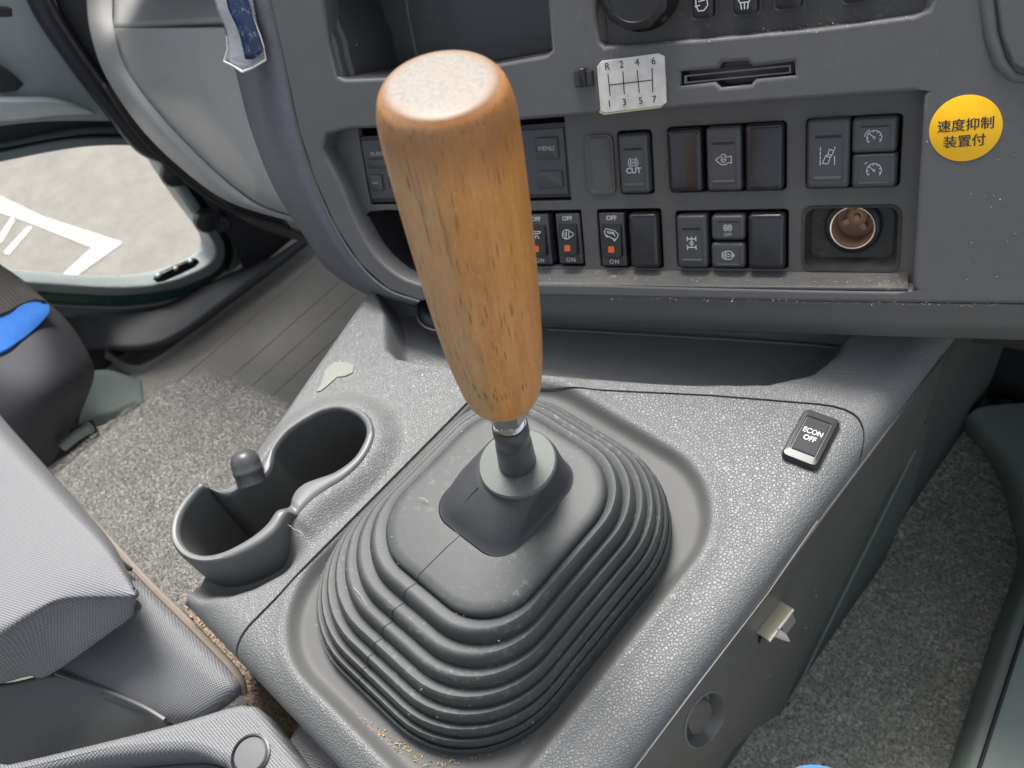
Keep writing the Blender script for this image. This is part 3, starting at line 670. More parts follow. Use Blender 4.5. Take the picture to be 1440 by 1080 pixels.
add('upper_collar', *loft([rr(c[1], c[2], c[3], c[4], c[5], c[0], 12) for c in tp]), RUBBER_D, boot)
# moulding seam running down the boot
al = []
for c in prof[8:] :
    rg = rr(c[1], c[2], c[3], c[4], c[5], c[0], 12); p = np.array(rg[12 + 13 + 7]) if False else None
    # rear edge, at a fixed fraction from the left
    x = c[1] - c[3] * .10; y = c[2] - c[4]; al.append(np.array([x, y - .0001, c[0] + .0001]))
for c in tp[:6]:
    al.append(np.array([c[1] - c[3] * .35, c[2] - c[4] * .97, c[0] + .0002]))
mb = MB(); mb.geo(*tube_geo(al, .00035, 5)); mb.build('moulding_seam', RUBBER_D, boot)
# ================================================================== lever with wooden knob
TT = CAM + ray(621, 126) * .31; axv = TT - DT; LL = float(np.linalg.norm(axv))
FL = frame_from(DT, DT + np.array(M[:, 0]), axv)
lever = root('gear_lever', 'gear lever with long tapered wooden knob rising from the rubber boot', 'gear lever', F=FL)
FDz = frame_from(DT + np.array([0, 0, .0003]), DT + np.array([1, 0, 0]), (0.0, -.03, 1))
mb = MB(); mb.geo(*lathe([(.0213, -.0018), (.0217, -.0006), (.0217, .0006), (.0208, .0016), (.0090, .0021), (.0085, .0005)], 48)); mb.build('rubber_disc', DISC, lever, FDz)
mb = MB(); mb.geo(*lathe([(.0104, -.002), (.0104, .004), (.0100, .012), (.0097, .0210), (.0092, .0214), (.0092, .029), (.0096, .0296), (.0094, .036), (.0086, .0372), (.0060, .0374)], 32)); mb.build('lever_sleeve', BTN, lever, FL)
mb = MB(); mb.geo(*lathe([(r_ * 1.0, z_2) for k_ in range(7) for r_, z_2 in ((.0066, .0372 + k_ * .0013), (.0078, .03785 + k_ * .0013))], 24)); mb.geo(*lathe([(.0060, .038), (.0060, .060)], 24)); mb.build('threaded_rod', CHROME, lever, FL)
mb = MB(); mb.geo(*loft([[(r * math.cos(math.pi / 3 * k), r * math.sin(math.pi / 3 * k), z) for k in range(6)] for r, z in ((.0096, .0458), (.0112, .0468), (.0112, .0585), (.0098, .0598))], True, True)); mb.build('lock_nut', CHROME, lever, FL, smooth=False)
kp = [(.0095, .0600), (.0136, .0604), (.0162, .0622), (.0182, .0660), (.0196, .073), (.0205, .080), (.0215, .089), (.0224, .100), (.0234, .118), (.0242, .140), (.0248, .165), (.0251, .190), (.0251, .210), (.0249, .222), (.0244, .2275), (.0234, .2320), (.0222, .2350), (.0204, .2372)]
kp = [(float(p[0]), float(p[1])) for p in cat(kp, 3, False)]
S_ = LL / .2352
kp = [(r, z * S_ if z > .075 else z) for r, z in kp]
mb = MB(); mb.geo(*lathe(kp, 96, cap=False)); mb.geo([(0, 0, .0600)] + [(.0095 * math.cos(a), .0095 * math.sin(a), .0600) for a in np.linspace(0, 2 * math.pi, 24, endpoint=False)], [(0, i, i % 24 + 1) for i in range(1, 25)])
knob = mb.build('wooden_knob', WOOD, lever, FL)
zt = kp[-1][1]; mb = MB(); mb.geo(*lathe([(.0204, zt), (.0196, zt + .0005), (.0175, zt + .0008), (.010, zt + .0010), (.002, zt + .0010)], 96, cap=True)); mb.build('knob_end', WOODTOP, knob, FL)

# ================================================================== dashboard (local frame: s right, t up, w out)
dash = root('dashboard', 'dark grey dashboard centre stack with switch rows, pocket and glove box', 'dashboard', F=FD)
WF = .016
def P2(pts, w=0.0): return [st(x, y, w) for x, y in pts]
def rrect(x0, y0, x1, y1, w, r, grow=0, n=5):
    """rounded rectangle in dash coordinates from two opposite corners in the photograph"""
    a = st(x0, y0, w); b = st(x1, y1, w); cx, cy = (a[0] + b[0]) / 2, (a[1] + b[1]) / 2
    return [(p[0], p[1]) for p in rr(cx, cy, abs(b[0] - a[0]) / 2 + grow, abs(b[1] - a[1]) / 2 + grow, r, 0, n)], cx, cy, abs(b[0] - a[0]) / 2, abs(b[1] - a[1]) / 2
# frame plate with openings for pocket, climate panel and switch panel
outer = P2([(1640, -260), (1640, 428), (1440, 428), (1100, 424), (780, 417), (640, 418), (590, 424), (545, 408), (505, 372), (470, 318), (440, 250), (418, 180), (400, 95), (378, 0), (340, -160), (320, -260)], WF)
h_sw = P2(cat([(459, 189), (600, 179), (745, 168), (1000, 149), (1294, 128), (1299, 134), (1292, 260), (1283, 400), (1276, 409), (1000, 404), (780, 398), (640, 402), (585, 398), (545, 376), (512, 335), (480, 262)], 3), WF)
h_pk = P2([(446, -60), (462, 60), (474, 108), (484, 112), (600, 108), (768, 78), (776, 70), (770, 0), (764, -70)], WF)
h_cl = P2([(836, -80), (838, 20), (842, 58), (850, 66), (1000, 54), (1150, 40), (1285, 22), (1306, 14), (1312, 0), (1310, -80)], WF)
h_card = P2([(957, 101), (1010, 97), (1016, 88), (1050, 86), (1058, 94), (1116, 87), (1118, 106), (1062, 111), (1056, 119), (1014, 123), (1006, 115), (957, 121)], WF)
plate('stack_frame', outer, [h_sw, h_pk, h_cl, h_card], -.004, WF, .0022, DASH, dash, FD)
# raised ridge at right and side strip
mb = MB(); mb.geo(*tube_geo([FD @ Vector((*st(x, y, WF), WF - .001)) for x, y in [(1385, -60), (1388, 0), (1394, 50), (1406, 88), (1425, 108), (1470, 116)]], [.004, .004, .004, .004, .003, .002], 10)); mb.build('side_ridge', DASH, dash)
plate('driver_side_panel', P2([(1400, -160), (1402, 0), (1408, 50), (1424, 90), (1450, 104), (1700, 90), (1700, -160)], WF), [], WF - .004, WF + .004, .0015, DASH, dash, FD)
# groove lines and brow
V = [(*st(x, y, WF), WF + .0003) for x, y in []]
# brow above the switch panel: overhanging lower edge of the upper band
brow_t = [(430, 150), (600, 142), (820, 126), (1100, 104), (1380, 80)]; 
# switch panel with wells
SWH = []
def well(x0, y0, x1, y1, r=.0022, grow=.0006): SWH.append(rrect(x0, y0, x1, y1, 0, r, grow)[0])
well(869, 186, 919, 271); well(939, 180, 1105, 266, .0022, .0003); well(1135, 168, 1264, 261, .0022, .0003); well(733, 298, 822, 374, .0008); well(840, 296, 932, 376, .0015); well(951, 298, 1107, 377)
well(502, 178, 803, 282, .001, 0); well(1129, 291, 1263, 381, .006, 0)
pk2 = P2(cat([(520, 298), (620, 298), (728, 296), (728, 385), (640, 392), (585, 388), (548, 365), (524, 330)], 3), 0); SWH.append(pk2)
plate('switch_panel', P2([(452, 150), (1345, 60), (1330, 440), (1000, 432), (700, 425), (600, 408), (548, 392), (505, 350), (475, 280)], 0), SWH, -.006, 0, .0007, DASH2, dash, FD)
add('panel_backing', [FD @ Vector((*st(x, y, -.042), -.042)) for x, y in [(470, 120), (1340, 60), (1330, 420), (600, 420), (530, 380), (480, 280)]], [(0, 1, 2, 3, 4, 5)], DARK, dash, smooth=False)
# dusty ledge below the switch panel
lg = []
for k, (y0, w0) in enumerate([(380, .0004), (388, .004), (396, .010), (401, .0156)]):
    lg.append([FD @ Vector((*st(x, yy, w0), w0)) for x, yy in [(590, y0 + 1), (780, y0 - 2), (1000, y0 + 1), (1277, y0 + 3)]])
patch('dusty_ledge', lg, plastic('dusty ledge plastic', (.08, .08, .077), .6, .0002, 1500, .5, (.33, .31, .26)), .002, dash)
dust = []
rd = random.Random(2)
for _ in range(260):
    x = rd.uniform(765, 1275); y = 393 + rd.gauss(0, 4) + (x - 765) * .012; w = .009; s, t = st(x, y, w); dust.append(tuple(FD @ Vector((s, t, w + .0012))))
for _ in range(120):
    x = rd.uniform(840, 1300); y = 66 - (x - 840) * .098 + rd.gauss(3, 3); s, t = st(x, y, WF); dust.append(tuple(FD @ Vector((s, t, WF + .0003))))
for _ in range(160):
    x = rd.uniform(860, 1420); y = 418 + (x - 860) * .02 + rd.gauss(0, 1.6); s, t = st(x, y, WF); dust.append(tuple(FD @ Vector((s, t, WF + .0003))))
for _ in range(200):
    x, y = rd.uniform(430, 1430), rd.uniform(60, 430); s, t = st(x, y, WF)
    if x > 1300 or y < 125 + (1000 - x) * .07: dust.append(tuple(FD @ Vector((s, t, WF + .0002))))
flakes('dust_specks', dust, .00038, CRUMB, 'tiny pale dust specks lying on ledges and seams of the dashboard', 'dust', 6)
lintp = []
for _ in range(260):
    x, y = rd.uniform(860, 1430), rd.uniform(560, 1070)
    p = pX(x, y, XS + .0003)
    if p[2] < -.03 and 0 < p[1] < .35 and x < 1180: lintp.append((XS + .0006, p[1], p[2]))
flakes('lint_specks', lintp, .0005, LINT, 'tiny white lint specks clinging to the dark console side panel', 'lint', 6)
btp = []
for _ in range(520):
    k = rd.randrange(len(prof) - 3); c = prof[k]; rg = rr(c[1], c[2], c[3] , c[4], c[5], c[0] + .0003, 12); q = rg[rd.randrange(13, 52)]; _ % 2 or btp.append((q[0] + rd.gauss(0, .002), q[1] + rd.gauss(0, .0004), q[2] + .0004))
mo = []
for _ in range(500):
    t = rd.random()
    if t < .55: p = pz(430 + (600 - 430) * (t / .55), 960 + 115 * (t / .55) + rd.gauss(0, 4), -.006)
    else: q = (t - .55) / .45; p = pz(600 + 180 * q, 1072 - 75 * q * q + rd.gauss(0, 4), -.006)
    mo.append((p[0], p[1], -.0058))
flakes('moat_crumbs', mo, .0007, plastic('tan grit', (.36, .27, .16), .9), 'tan grit collected in the groove along the base of the boot', 'grit', 9)

flakes('boot_lint', btp, .00042, LINT, 'tiny white lint and dust specks stuck on the rubber boot ribs', 'lint', 12)
mb = MB(); rh = random.Random(21)
for a, b, z in (((497, 826), (515, 851), .043), ((400, 737), (413, 744), .010), ((413, 744), (426, 751), .010), ((590, 700), (602, 706), .066)):
    mb.geo(*tube_geo([pz(*a, z), pz((a[0] + b[0]) / 2 + 1.5, (a[1] + b[1]) / 2 - 1, z + .0006), pz(*b, z)], .00016, 5))
mb.build('loose_hairs', LINT, label='a few thin pale hairs lying on the boot ribs and console top', cat='hair', kind='stuff')
def switch(x0, y0, x1, y1, h=.005, mat=BTN, face=True, r=.0024, name='switch', bar=True, foot=True, label=None):
    _, cx, cy, hx, hy = rrect(x0, y0, x1, y1, 0, r)
    hx -= .0004; hy -= .0003; mb = MB()
    b = .0018 if face else .0022
    mb.geo(*loft([rr(cx, cy, hx, hy, r, -.010), rr(cx, cy, hx, hy, r, h - .0022), rr(cx, cy, hx - b * .3, hy - b * .3, r, h - .0008), rr(cx, cy, hx - b, hy - b, r * .7, h), rr(cx, cy, hx - b - .0007, hy - b - .0007, r * .6, h + .00005)], False, True))
    o = mb.build(name, mat, dash, FD, label=label)
    if face:
        fh = hy * .70
        m2 = MB(); m2.geo(*loft([rr(cx, cy - hy * .05, hx * .70, fh, .0006, h - .0005), rr(cx, cy - hy * .05, hx * .68, fh * .98, .0006, h + .0004)], False, True)); m2.build('switch_face', BTN, o, FD)
        if bar:
            m3 = MB(); m3.geo(*loft([rr(cx, cy + hy * .50, hx * .62, hy * .045, .0002, h), rr(cx, cy + hy * .50, hx * .60, hy * .04, .0002, h + .0006)], False, True)); m3.build('indicator_bar', DARK, o, FD)
        if foot:
            m4 = MB(); m4.geo(*loft([rr(cx, cy - hy * .68, hx * .66, hy * .05, .0002, h), rr(cx, cy - hy * .68, hx * .64, hy * .03, .0002, h + .0009)], False, True)); m4.build('finger_ridge', SMOOTH, o, FD)
    return o, cx, cy, hx, hy, h
def icon(o, paths, cx, cy, sc, h, wd=.00046, mat=WHITE, dy=0):
    mb = strokes([[(x * sc, y * sc) for x, y in p] for p in paths], wd); return mb.build('symbol', mat, o, FD @ TR(cx, cy + dy, h + .0005), smooth=False)
circ = lambda x, y, r: arc(x, y, r, 0, 360, 16)
# row one
mb = MB(); _, cx, cy, hx, hy = rrect(823, 190, 867, 272, 0, .003)
mb.geo(*loft([rr(cx, cy, hx * 1.02, hy * 1.01, .004, .0002), rr(cx, cy, hx, hy, .004, .0022), rr(cx, cy, hx * .92, hy * .96, .004, .0024), rr(cx, cy, hx * .72, hy * .88, .0035, .0004)], False, True)); mb.build('blank_relief', DASH2, dash, FD)
o, cx, cy, hx, hy, h = switch(870, 187, 918, 270)
brake = [circ(0, 0, .55), arc(0, 0, .9, 120, 240, 8), arc(0, 0, .9, -60, 60, 8), [(-.3, .12), (-.1, -.12), (.1, .12), (.3, -.12)]]
icon(o, brake, cx, cy, .0036, h, dy=.0010); text(o, 'CUT', FD @ TR(cx, cy - .0042, h + .0006), .0050, WHITE, bold=.0001)
switch(940, 180, 992, 267, .0065, GLOSS, False)
o, cx, cy, hx, hy, h = switch(994, 177, 1047, 266, .0060)
icon(o, [[(-1, 0), (-.6, .35), (-.3, .4), (-.2, .7), (.2, .7), (.3, .4), (.65, .35), (1, .45), (1, -.45), (.65, -.35), (.3, -.6), (-.3, -.6), (-.6, -.35), (-1, 0)], circ(0, 0, .3), [(-.3, 0), (.3, 0)]], cx, cy, .0048, h, dy=-.0002)
switch(1049, 173, 1104, 265, .0065, GLOSS, False)
o, cx, cy, hx, hy, h = switch(1136, 166, 1196, 262, .006)
icon(o, [[(-1, 1.2), (-1, .8)], [(-1, .6), (-1, .2)], [(-1, 0), (-1, -.4)], [(-1, -.6), (-1, -1.2)], [(.9, 1.2), (.9, .9)], [(.9, -.1), (.9, -1.2)], [(-.7, -1), (-.3, .0), (.35, -.2), (.0, -1.1), (-.7, -1)], [(0, .2), (.2, .9), (.8, .7), (.55, .1), (0, .2)], [(-.3, 0), (0, .2)], [(.35, -.2), (.55, .1)]], cx, cy, .0042, h, dy=-.001)
cru = [arc(0, 0, .95, -40, 220, 14), [(0, 0), (-.75, .65)], circ(0, 0, .15), circ(0, 0, .08)] + [[(.72 * math.cos(a), .72 * math.sin(a)), (.9 * math.cos(a), .9 * math.sin(a))] for a in np.radians([-20, 20, 60, 100, 180, 215])]
o, cx, cy, hx, hy, h = switch(1199, 164, 1263, 212, .006, foot=False); icon(o, cru + [arc(0, 0, 1.25, 120, 170, 5)], cx, cy, .0042, h, dy=-.0012)
o, cx, cy, hx, hy, h = switch(1199, 214, 1262, 261, .006, bar=False); icon(o, cru + [[(-1.2, .95), (-.95, 1.15)]], cx, cy, .0042, h, dy=.0002)
# row two rockers with OFF / ON
def rocker(x0, y0, x1, y1, paths, sc=.004):
    _, cx, cy, hx, hy = rrect(x0, y0, x1, y1, 0, .001); hx -= .0003; hy -= .0003; mb = MB()
    mb.geo(*loft([rr(cx, cy, hx, hy, .0006, -.010), rr(cx, cy, hx, hy, .0006, .0006), rr(cx, cy, hx - .0004, hy - .0004, .0005, .0010)], False, True)); o = mb.build('rocker_switch', BTN, dash, FD)
    m2 = MB(); hh = hy * .60; a = [(cx - hx * .78, cy + hh), (cx + hx * .78, cy + hh), (cx + hx * .78, cy - hh), (cx - hx * .78, cy - hh)]
    zt_ = [.0022, .0022, .0062, .0062]
    m2.geo([(*p, .0008) for p in a] + [(p[0], p[1], z) for p, z in zip(a, zt_)], [(4, 5, 6, 7), (0, 1, 5, 4), (1, 2, 6, 5), (2, 3, 7, 6), (3, 0, 4, 7)])
    rk = m2.build('rocker', BLACK, o, FD, smooth=False); bv = rk.modifiers.new('edges', 'BEVEL'); bv.width = .0005; bv.segments = 2
    sl = (.0062 - .0022) / (2 * hh); Fr = FD @ Matrix.Translation((cx, cy, .0042)) @ Matrix.Rotation(-math.atan(sl), 4, 'X')
    mb = strokes([[(x * sc, y * sc) for x, y in p] for p in paths], .00042); mb.build('symbol', WHITE, o, Fr @ TR(0, hh * .38, .0003), smooth=False)
    q = .0021; mb = MB(); mb.geo(*loft([[( -q, -q, 0), (q, -q, 0), (q, q, 0), (-q, q, 0)], [(-q, -q, .0004), (q, -q, .0004), (q, q, .0004), (-q, q, .0004)]], True, True)); mb.build('orange_mark', ORANGE, o, Fr @ TR(0, -hh * .52, .0001), smooth=False)
    text(o, 'OFF', FD @ TR(cx, cy + hy * .82, .0012), .0042, WHITE, bold=.00008); text(o, 'ON', FD @ TR(cx, cy - hy * .84, .0012), .0042, WHITE, bold=.00008, sp=1.2)
lampi = [[(-1, .6), (1, .6), (.7, .25), (-.7, .25), (-1, .6)], [(-.3, 0), (-.6, -.6)], [(0, 0), (0, -.6)], [(.3, 0), (.6, -.6)]]
head = [arc(-.1, 0, .8, 60, 300, 10), [(.3, .75), (.3, -.75)], [(.3, .6), (1.1, .2), (1.1, -.2), (.3, -.6)], [(-.9, .2), (-.2, .2)], [(-.9, -.15), (-.2, -.15)], [(-.7, -.6), (-.2, -.6)], [(-.15, .7), (-.15, -.7)]]
car = [[(-1.1, .5), (-.8, .9), (.5, .6), (1.1, .1), (1.0, -.4), (.5, -.7), (-.9, 0), (-1.1, .5)], [(-.7, .5), (.4, .3)], [(-.6, .3), (.5, .1)], [(-.8, .0), (-.8, -.3), (-.5, -.3)], [(.3, -.6), (.5, -.95), (.8, -.6)], [(.2, .4), (.6, -.2)]]
rocker(736, 301, 778, 372, lampi); rocker(781, 300, 821, 371, head); rocker(842, 299, 883, 374, car, .0045)
switch(885, 298, 931, 375, .0055, GLOSS, False)
o, cx, cy, hx, hy, h = switch(952, 300, 999, 375, .0050)
icon(o, [[(-.7, 1), (-.7, .4)], [(.7, 1), (.7, .4)], [(0, 1), (0, .45)], [(-.7, .7), (.7, .7)], circ(0, 0, .28), [(0, .4), (0, -.7)], [(-.7, -1), (-.7, -.4)], [(.7, -1), (.7, -.4)], [(-.7, -.7), (.7, -.7)]], cx, cy, .0040, h, .0006, dy=-.0006)
o, cx, cy, hx, hy, h = switch(1001, 300, 1051, 336, .0050, foot=False); icon(o, brake + [[(-.3, -.4), (.4, .4)]], cx, cy, .0028, h, dy=.0003); text(o, 'OFF', FD @ TR(cx, cy - .0042, h + .0006), .0030, CREAM)
o, cx, cy, hx, hy, h = switch(1001, 338, 1051, 375, .0050, bar=False)
icon(o, [[(-.9, .4), (-.3, .7), (-.3, -.7), (-.9, -.4), (-.9, .4)], [(-.6, .2), (-.6, -.2)], [(-.1, .7), (.3, .7)], [(-.1, -.7), (.3, -.7)], [(0, .2), (.3, .2)], [(0, -.2), (.3, -.2)], [(.5, .7), (1.1, 0), (.5, -.7)], circ(.7, 0, .15)], cx, cy, .0038, h, .0005, dy=.0003)
switch(1053, 298, 1106, 376, .0060, GLOSS, False)
# power socket in its recess
sk0 = st(1199, 320, -.004)
_, cx, cy, hx, hy = rrect(1129, 291, 1263, 381, 0, .006)
mb = MB(); mb.geo(*loft([rr(cx, cy, hx + .0004, hy + .0004, .006, .0010), rr(cx, cy, hx - .0012, hy - .0012, .006, .0004), rr(cx, cy + .001, hx - .004, hy - .0045, .005, -.010), [(sk0[0] + .0164 * math.cos(math.pi / 2 * (q + k / 6)), sk0[1] + .0164 * math.sin(math.pi / 2 * (q + k / 6)), -.0101) for q in range(4) for k in range(7)]])); rec = mb.build('socket_recess', plastic('dusty recess', (.030, .030, .028), .5, .0001, 1500, .5, (.2, .17, .13)), dash, FD)
sx_, sy_ = st(1199, 320, -.004); Fs = FD @ TR(sx_, sy_, -.0102)
mb = MB(); mb.geo(*lathe([(.0165, 0), (.0165, .004), (.0150, .0055), (.0132, .0058)], 40, cap=False)); sk = mb.build('power_socket', BLACK, dash, Fs)
mb = MB(); mb.geo(*lathe([(.0134, .004), (.0134, .0066), (.0130, .0074), (.0122, .0072), (.0119, .006)], 40, cap=False)); mb.build('metal_sleeve', BRASSY, sk, Fs)
mb = MB(); mb.geo(*lathe([(.0119, .006), (.0117, -.014), (.0110, -.016), (.003, -.0165)], 40, cap=False)); mb.build('socket_wall', RUST, sk, Fs)
mb = MB(); mb.geo(*lathe([(.0062, -.0142), (.0062, -.011), (.0050, -.010), (.0022, -.010), (.0020, -.006), (.001, -.0055)], 24)); mb.geo(*loft([rr(0, 0, .0095, .0016, .0004, -.012), rr(0, 0, .0095, .0016, .0004, -.0105)], True, True)); mb.geo(*loft([rr(0, 0, .0016, .0095, .0004, -.0122), rr(0, 0, .0016, .0095, .0004, -.0107)], True, True)); mb.build('centre_contact', COPPER, sk, Fs @ TR(.001, .003, .0005, .5))
# display module behind the knob
_, cx, cy, hx, hy = rrect(502, 184, 803, 280, 0, .001)
mod = plate('clock_module', P2([(503, 192), (797, 171), (804, 277), (520, 285)], -.002), [], -.008, -.0015, .0004, BLACK, dash, FD)
plate('module_face', P2([(508, 198), (792, 180), (799, 272), (523, 279)], -.001), [], -.0015, -.0006, .0002, BTN, mod, FD)
def mbtn(x0, y0, x1, y1, txt=None, size=.004, mat=BTN):
    _, cx, cy, hx, hy = rrect(x0, y0, x1, y1, 0, .0006); mb = MB(); mb.geo(*loft([rr(cx, cy, hx, hy, .0007, -.001), rr(cx, cy, hx, hy, .0007, .0010), rr(cx, cy, hx - .0004, hy - .0004, .0005, .0014)], False, True)); mb.build('module_button', mat, mod, FD)
    if txt: text(mod, txt, FD @ TR(cx, cy, .0016), size, CREAM)
mbtn(753, 194, 786, 223, 'MENU', .0042); mbtn(756, 241, 792, 264)
text(mod, 'RUN/STOP', FD @ TR(*st(537, 216, 0), -.0003), .0042, CREAM)
mbtn(517, 224, 556, 235); mbtn(519, 246, 540, 268, 'RESET', .002); mbtn(545, 246, 566, 262)
# bowl pocket below the module
rg0 = [np.array((*p, .0)) for p in pk2]; cc = np.mean(rg0, 0)
rings = [[tuple(cc + (p - cc) * k + np.array([0, 0, z])) for p in rg0] for k, z in ((1.0, .0006), (.96, -.004), (.90, -.02), (.80, -.034), (.4, -.040))]
mb = MB(); mb.geo(*loft(rings, False, True)); mb.build('bowl_pocket', BLACK, dash, FD)
# top pocket
rg0 = [np.array((*p, .0)) for p in cat(h_pk, 3)]; cc = np.mean(rg0, 0)
rings = [[tuple(cc + (p - cc) * k + np.array([0, 0, z])) for p in rg0] for k, z in ((1.01, WF - .003), (.97, WF - .006), (.965, WF - .012), (.93, WF - .014), (.90, -.055), (.5, -.058))]
mb = MB(); mb.geo(*loft(rings, False, True)); pkt = mb.build('storage_pocket', plastic('pocket plastic', (.075, .078, .08), .4, .00004, 1500, .1), dash, FD)
mb = MB(); a = [FD @ Vector((*st(x, y, -.03), -.03)) for x, y in [(568, -40), (574, 20), (586, 78)]]; mb.geo(*tube_geo(a, .0012, 6)); mb.build('pocket_divider', DASH, pkt)
mb = MB(); a = [FD @ Vector((*st(x, y, .006), .006)) for x, y in [(452, -40), (462, 30), (476, 99)]]; mb.geo(*tube_geo(a, .0010, 6)); mb.build('pocket_lip', DASH, pkt)
# climate panel
clp = plate('climate_panel', P2([(800, -120), (800, 110), (1340, 70), (1340, -120)], WF - .008), [], 0.001, WF - .008, .0005, plastic('climate panel plastic', (.042, .043, .044), .5, .0001, 2000, .25), dash, FD)
rgc = [np.array((*p, 0.)) for p in cat(h_cl, 2)]; cc = np.mean(rgc, 0)
mb = MB(); mb.geo(*loft([[tuple(cc + (p - cc) * k + np.array([0, 0, z])) for p in rgc] for k, z in ((1.01, WF - .002), (.985, WF - .005), (.965, WF - .0075))])); mb.build('panel_bevel', DASH, dash, FD)
kc = st(896, -12, WF + .004); Fk = FD @ TR(kc[0], kc[1], WF - .008)
prk = []
nk = 60
for r, z in ((.0225, 0), (.0225, .004), (.0205, .006), (.0205, .0165), (.0192, .018), (.0165, .0184), (.0160, .0176), (.004, .0176)):
    prk.append([((r + (.0006 if (k % 6 < 2 and .004 < z < .017) else 0)) * math.cos(2 * math.pi * k / nk), (r + (.0006 if (k % 6 < 2 and .004 < z < .017) else 0)) * math.sin(2 * math.pi * k / nk), z) for k in range(nk)])
mb = MB(); mb.geo(*loft(prk, False, True)); kn = mb.build('fan_knob', BLACK, dash, Fk)
text(kn, 'OFF', Fk @ TR(-.001, -.0005, .0179), .0065, WHITE, bold=.0001)
mb = strokes([[(-.005, .003), (.005, .003)]], .0002); 
def cbtn(x0, y0, x1, y1, paths=None, name='climate_button'):
    a = st(x0, y0, WF); b = st(x1, y1, WF); cx, cy = (a[0] + b[0]) / 2, (a[1] + b[1]) / 2; hx, hy = abs(b[0] - a[0]) / 2, abs(b[1] - a[1]) / 2
    m0 = MB(); m0.geo(*loft([rr(cx - .0006, cy - .0003, hx + .0018, hy + .0014, .003, WF - .0078), rr(cx - .0006, cy - .0003, hx + .0012, hy + .0010, .003, WF - .0070), rr(cx, cy, hx + .0002, hy + .0002, .0026, WF - .0075)], False, True)); hb = m0.build('button_surround', DASH, dash, FD)
    mb = MB(); mb.geo(*loft([rr(cx, cy, hx, hy, .0026, WF - .0078), rr(cx, cy, hx, hy, .0026, WF - .0012), rr(cx, cy, hx - .0014, hy - .0012, .002, WF)], False, True)); bt = mb.build(name, BLACK, dash, FD)
    if paths: strokes([[(x * .0042, y * .0042) for x, y in p] for p in paths], .0006).build('symbol', WHITE, bt, FD @ TR(cx, cy, WF + .0003), smooth=False)
cbtn(972, -12, 1002, 24, [[(-.8, .9), (.7, 1), (.8, -.2), (.3, -.8), (-.5, -.8), (-.8, 0), (-.8, .9)], [(-.4, .4), (.4, .5)], [(-.9, -.2), (-.3, -.1)]])
cbtn(1030, -16, 1064, 18, [[(-1, .6), (0, .9), (1, .6), (.6, -.2), (-.6, -.2), (-1, .6)], [(-.5, -.3), (-.4, -1)], [(0, -.3), (0, -1)], [(.5, -.3), (.4, -1)]])
cbtn(1090, -22, 1126, 10)
cbtn(1186, -30, 1222, 1)
# card slot
mb = MB(); rg0 = [np.array((*p, .0)) for p in h_card]; cc = np.mean(rg0, 0)
mb.geo(*loft([[tuple(cc + (p - cc) * k + np.array([0, 0, z])) for p in rg0] for k, z in ((1.02, WF - .002), (.98, WF - .004), (.96, -.006), (.3, -.007))], False, True)); slot = mb.build('card_slot', BLACK, dash, FD)
sa = P2([(962, 106), (1112, 91), (1113, 103), (962, 118)], WF - .002); si = P2([(966, 108), (1109, 94), (1110, 101), (966, 115)], WF - .002)
plate('slot_frame', sa, [si], WF - .0035, WF - .002, .0002, SMOOTH, slot, FD)
# little plug connector left of the gear plate
mb = MB(); s0, t0 = st(822, 110, WF); 
mb.geo(*loft([rr(s0, t0, .0062, .0046, .0005, WF - .001), rr(s0, t0, .0062, .0046, .0005, WF + .002), rr(s0, t0, .0055, .0040, .0005, WF + .003)], False, True)); cn = mb.build('connector', GLOSS, dash, FD)
mb = MB(); mb.geo(*loft([rr(s0, t0 + .0006, .0020, .0056, .0012, WF), rr(s0, t0 + .0006, .0020, .0056, .0012, WF + .0044), rr(s0, t0 + .0006, .0014, .005, .001, WF + .005)], False, True)); mb.build('connector_latch', BLACK, cn, FD)

# lower skirt under the stack
rows = [[FD @ Vector((*st(x, y, WF), WF - .001)) for x, y in [(600, 424), (780, 417), (1100, 425), (1440, 430), (1640, 432)]],
        [FD @ Vector((*st(x, y, WF - .001), WF - .003)) for x, y in [(602, 432), (780, 426), (1100, 434), (1440, 440), (1640, 444)]],
        [FD @ Vector((*st(x, y, WF - .006), WF - .008)) for x, y in [(608, 442), (780, 446), (1100, 456), (1440, 462), (1640, 470)]],
        [FD @ Vector((*st(x, y, WF - .022), WF - .024)) for x, y in [(612, 446), (780, 458), (1100, 470), (1440, 480), (1640, 488)]]]
rows = [[np.array(p) for p in r] for r in rows]
patch('lower_skirt', rows, DASH, .003, dash)
# slanting side of the stack towards the passenger
def dd(x, y, w): return dpt(x, y, w)
L1 = [(320, -260), (345, -120), (378, 0), (400, 95), (418, 180), (440, 250), (470, 318), (505, 372), (545, 408), (590, 424)]
L2 = [(250, -200), (276, -100), (305, 0), (330, 95), (352, 180), (384, 262), (420, 320), (460, 378), (520, 416), (585, 434)]
rA = [dpt(x, y, WF - .002) for x, y in L1]; rM = [dpt((x1_ * .6 + x2_ * .4) - 2, (y1_ * .6 + y2_ * .4), WF - .008) for (x1_, y1_), (x2_, y2_) in zip(L1, L2)]; rB = [dpt(x, y, -.035) for x, y in L2]
patch('stack_side', [rA, rM, rB], STRIP, .003, dash)
mb = MB(); mb.geo(*tube_geo(cat([dpt(x, y, WF - .0005) for x, y in L1], 4, False), .0011, 6)); mb.build('stack_edge_bead', DASH, dash)
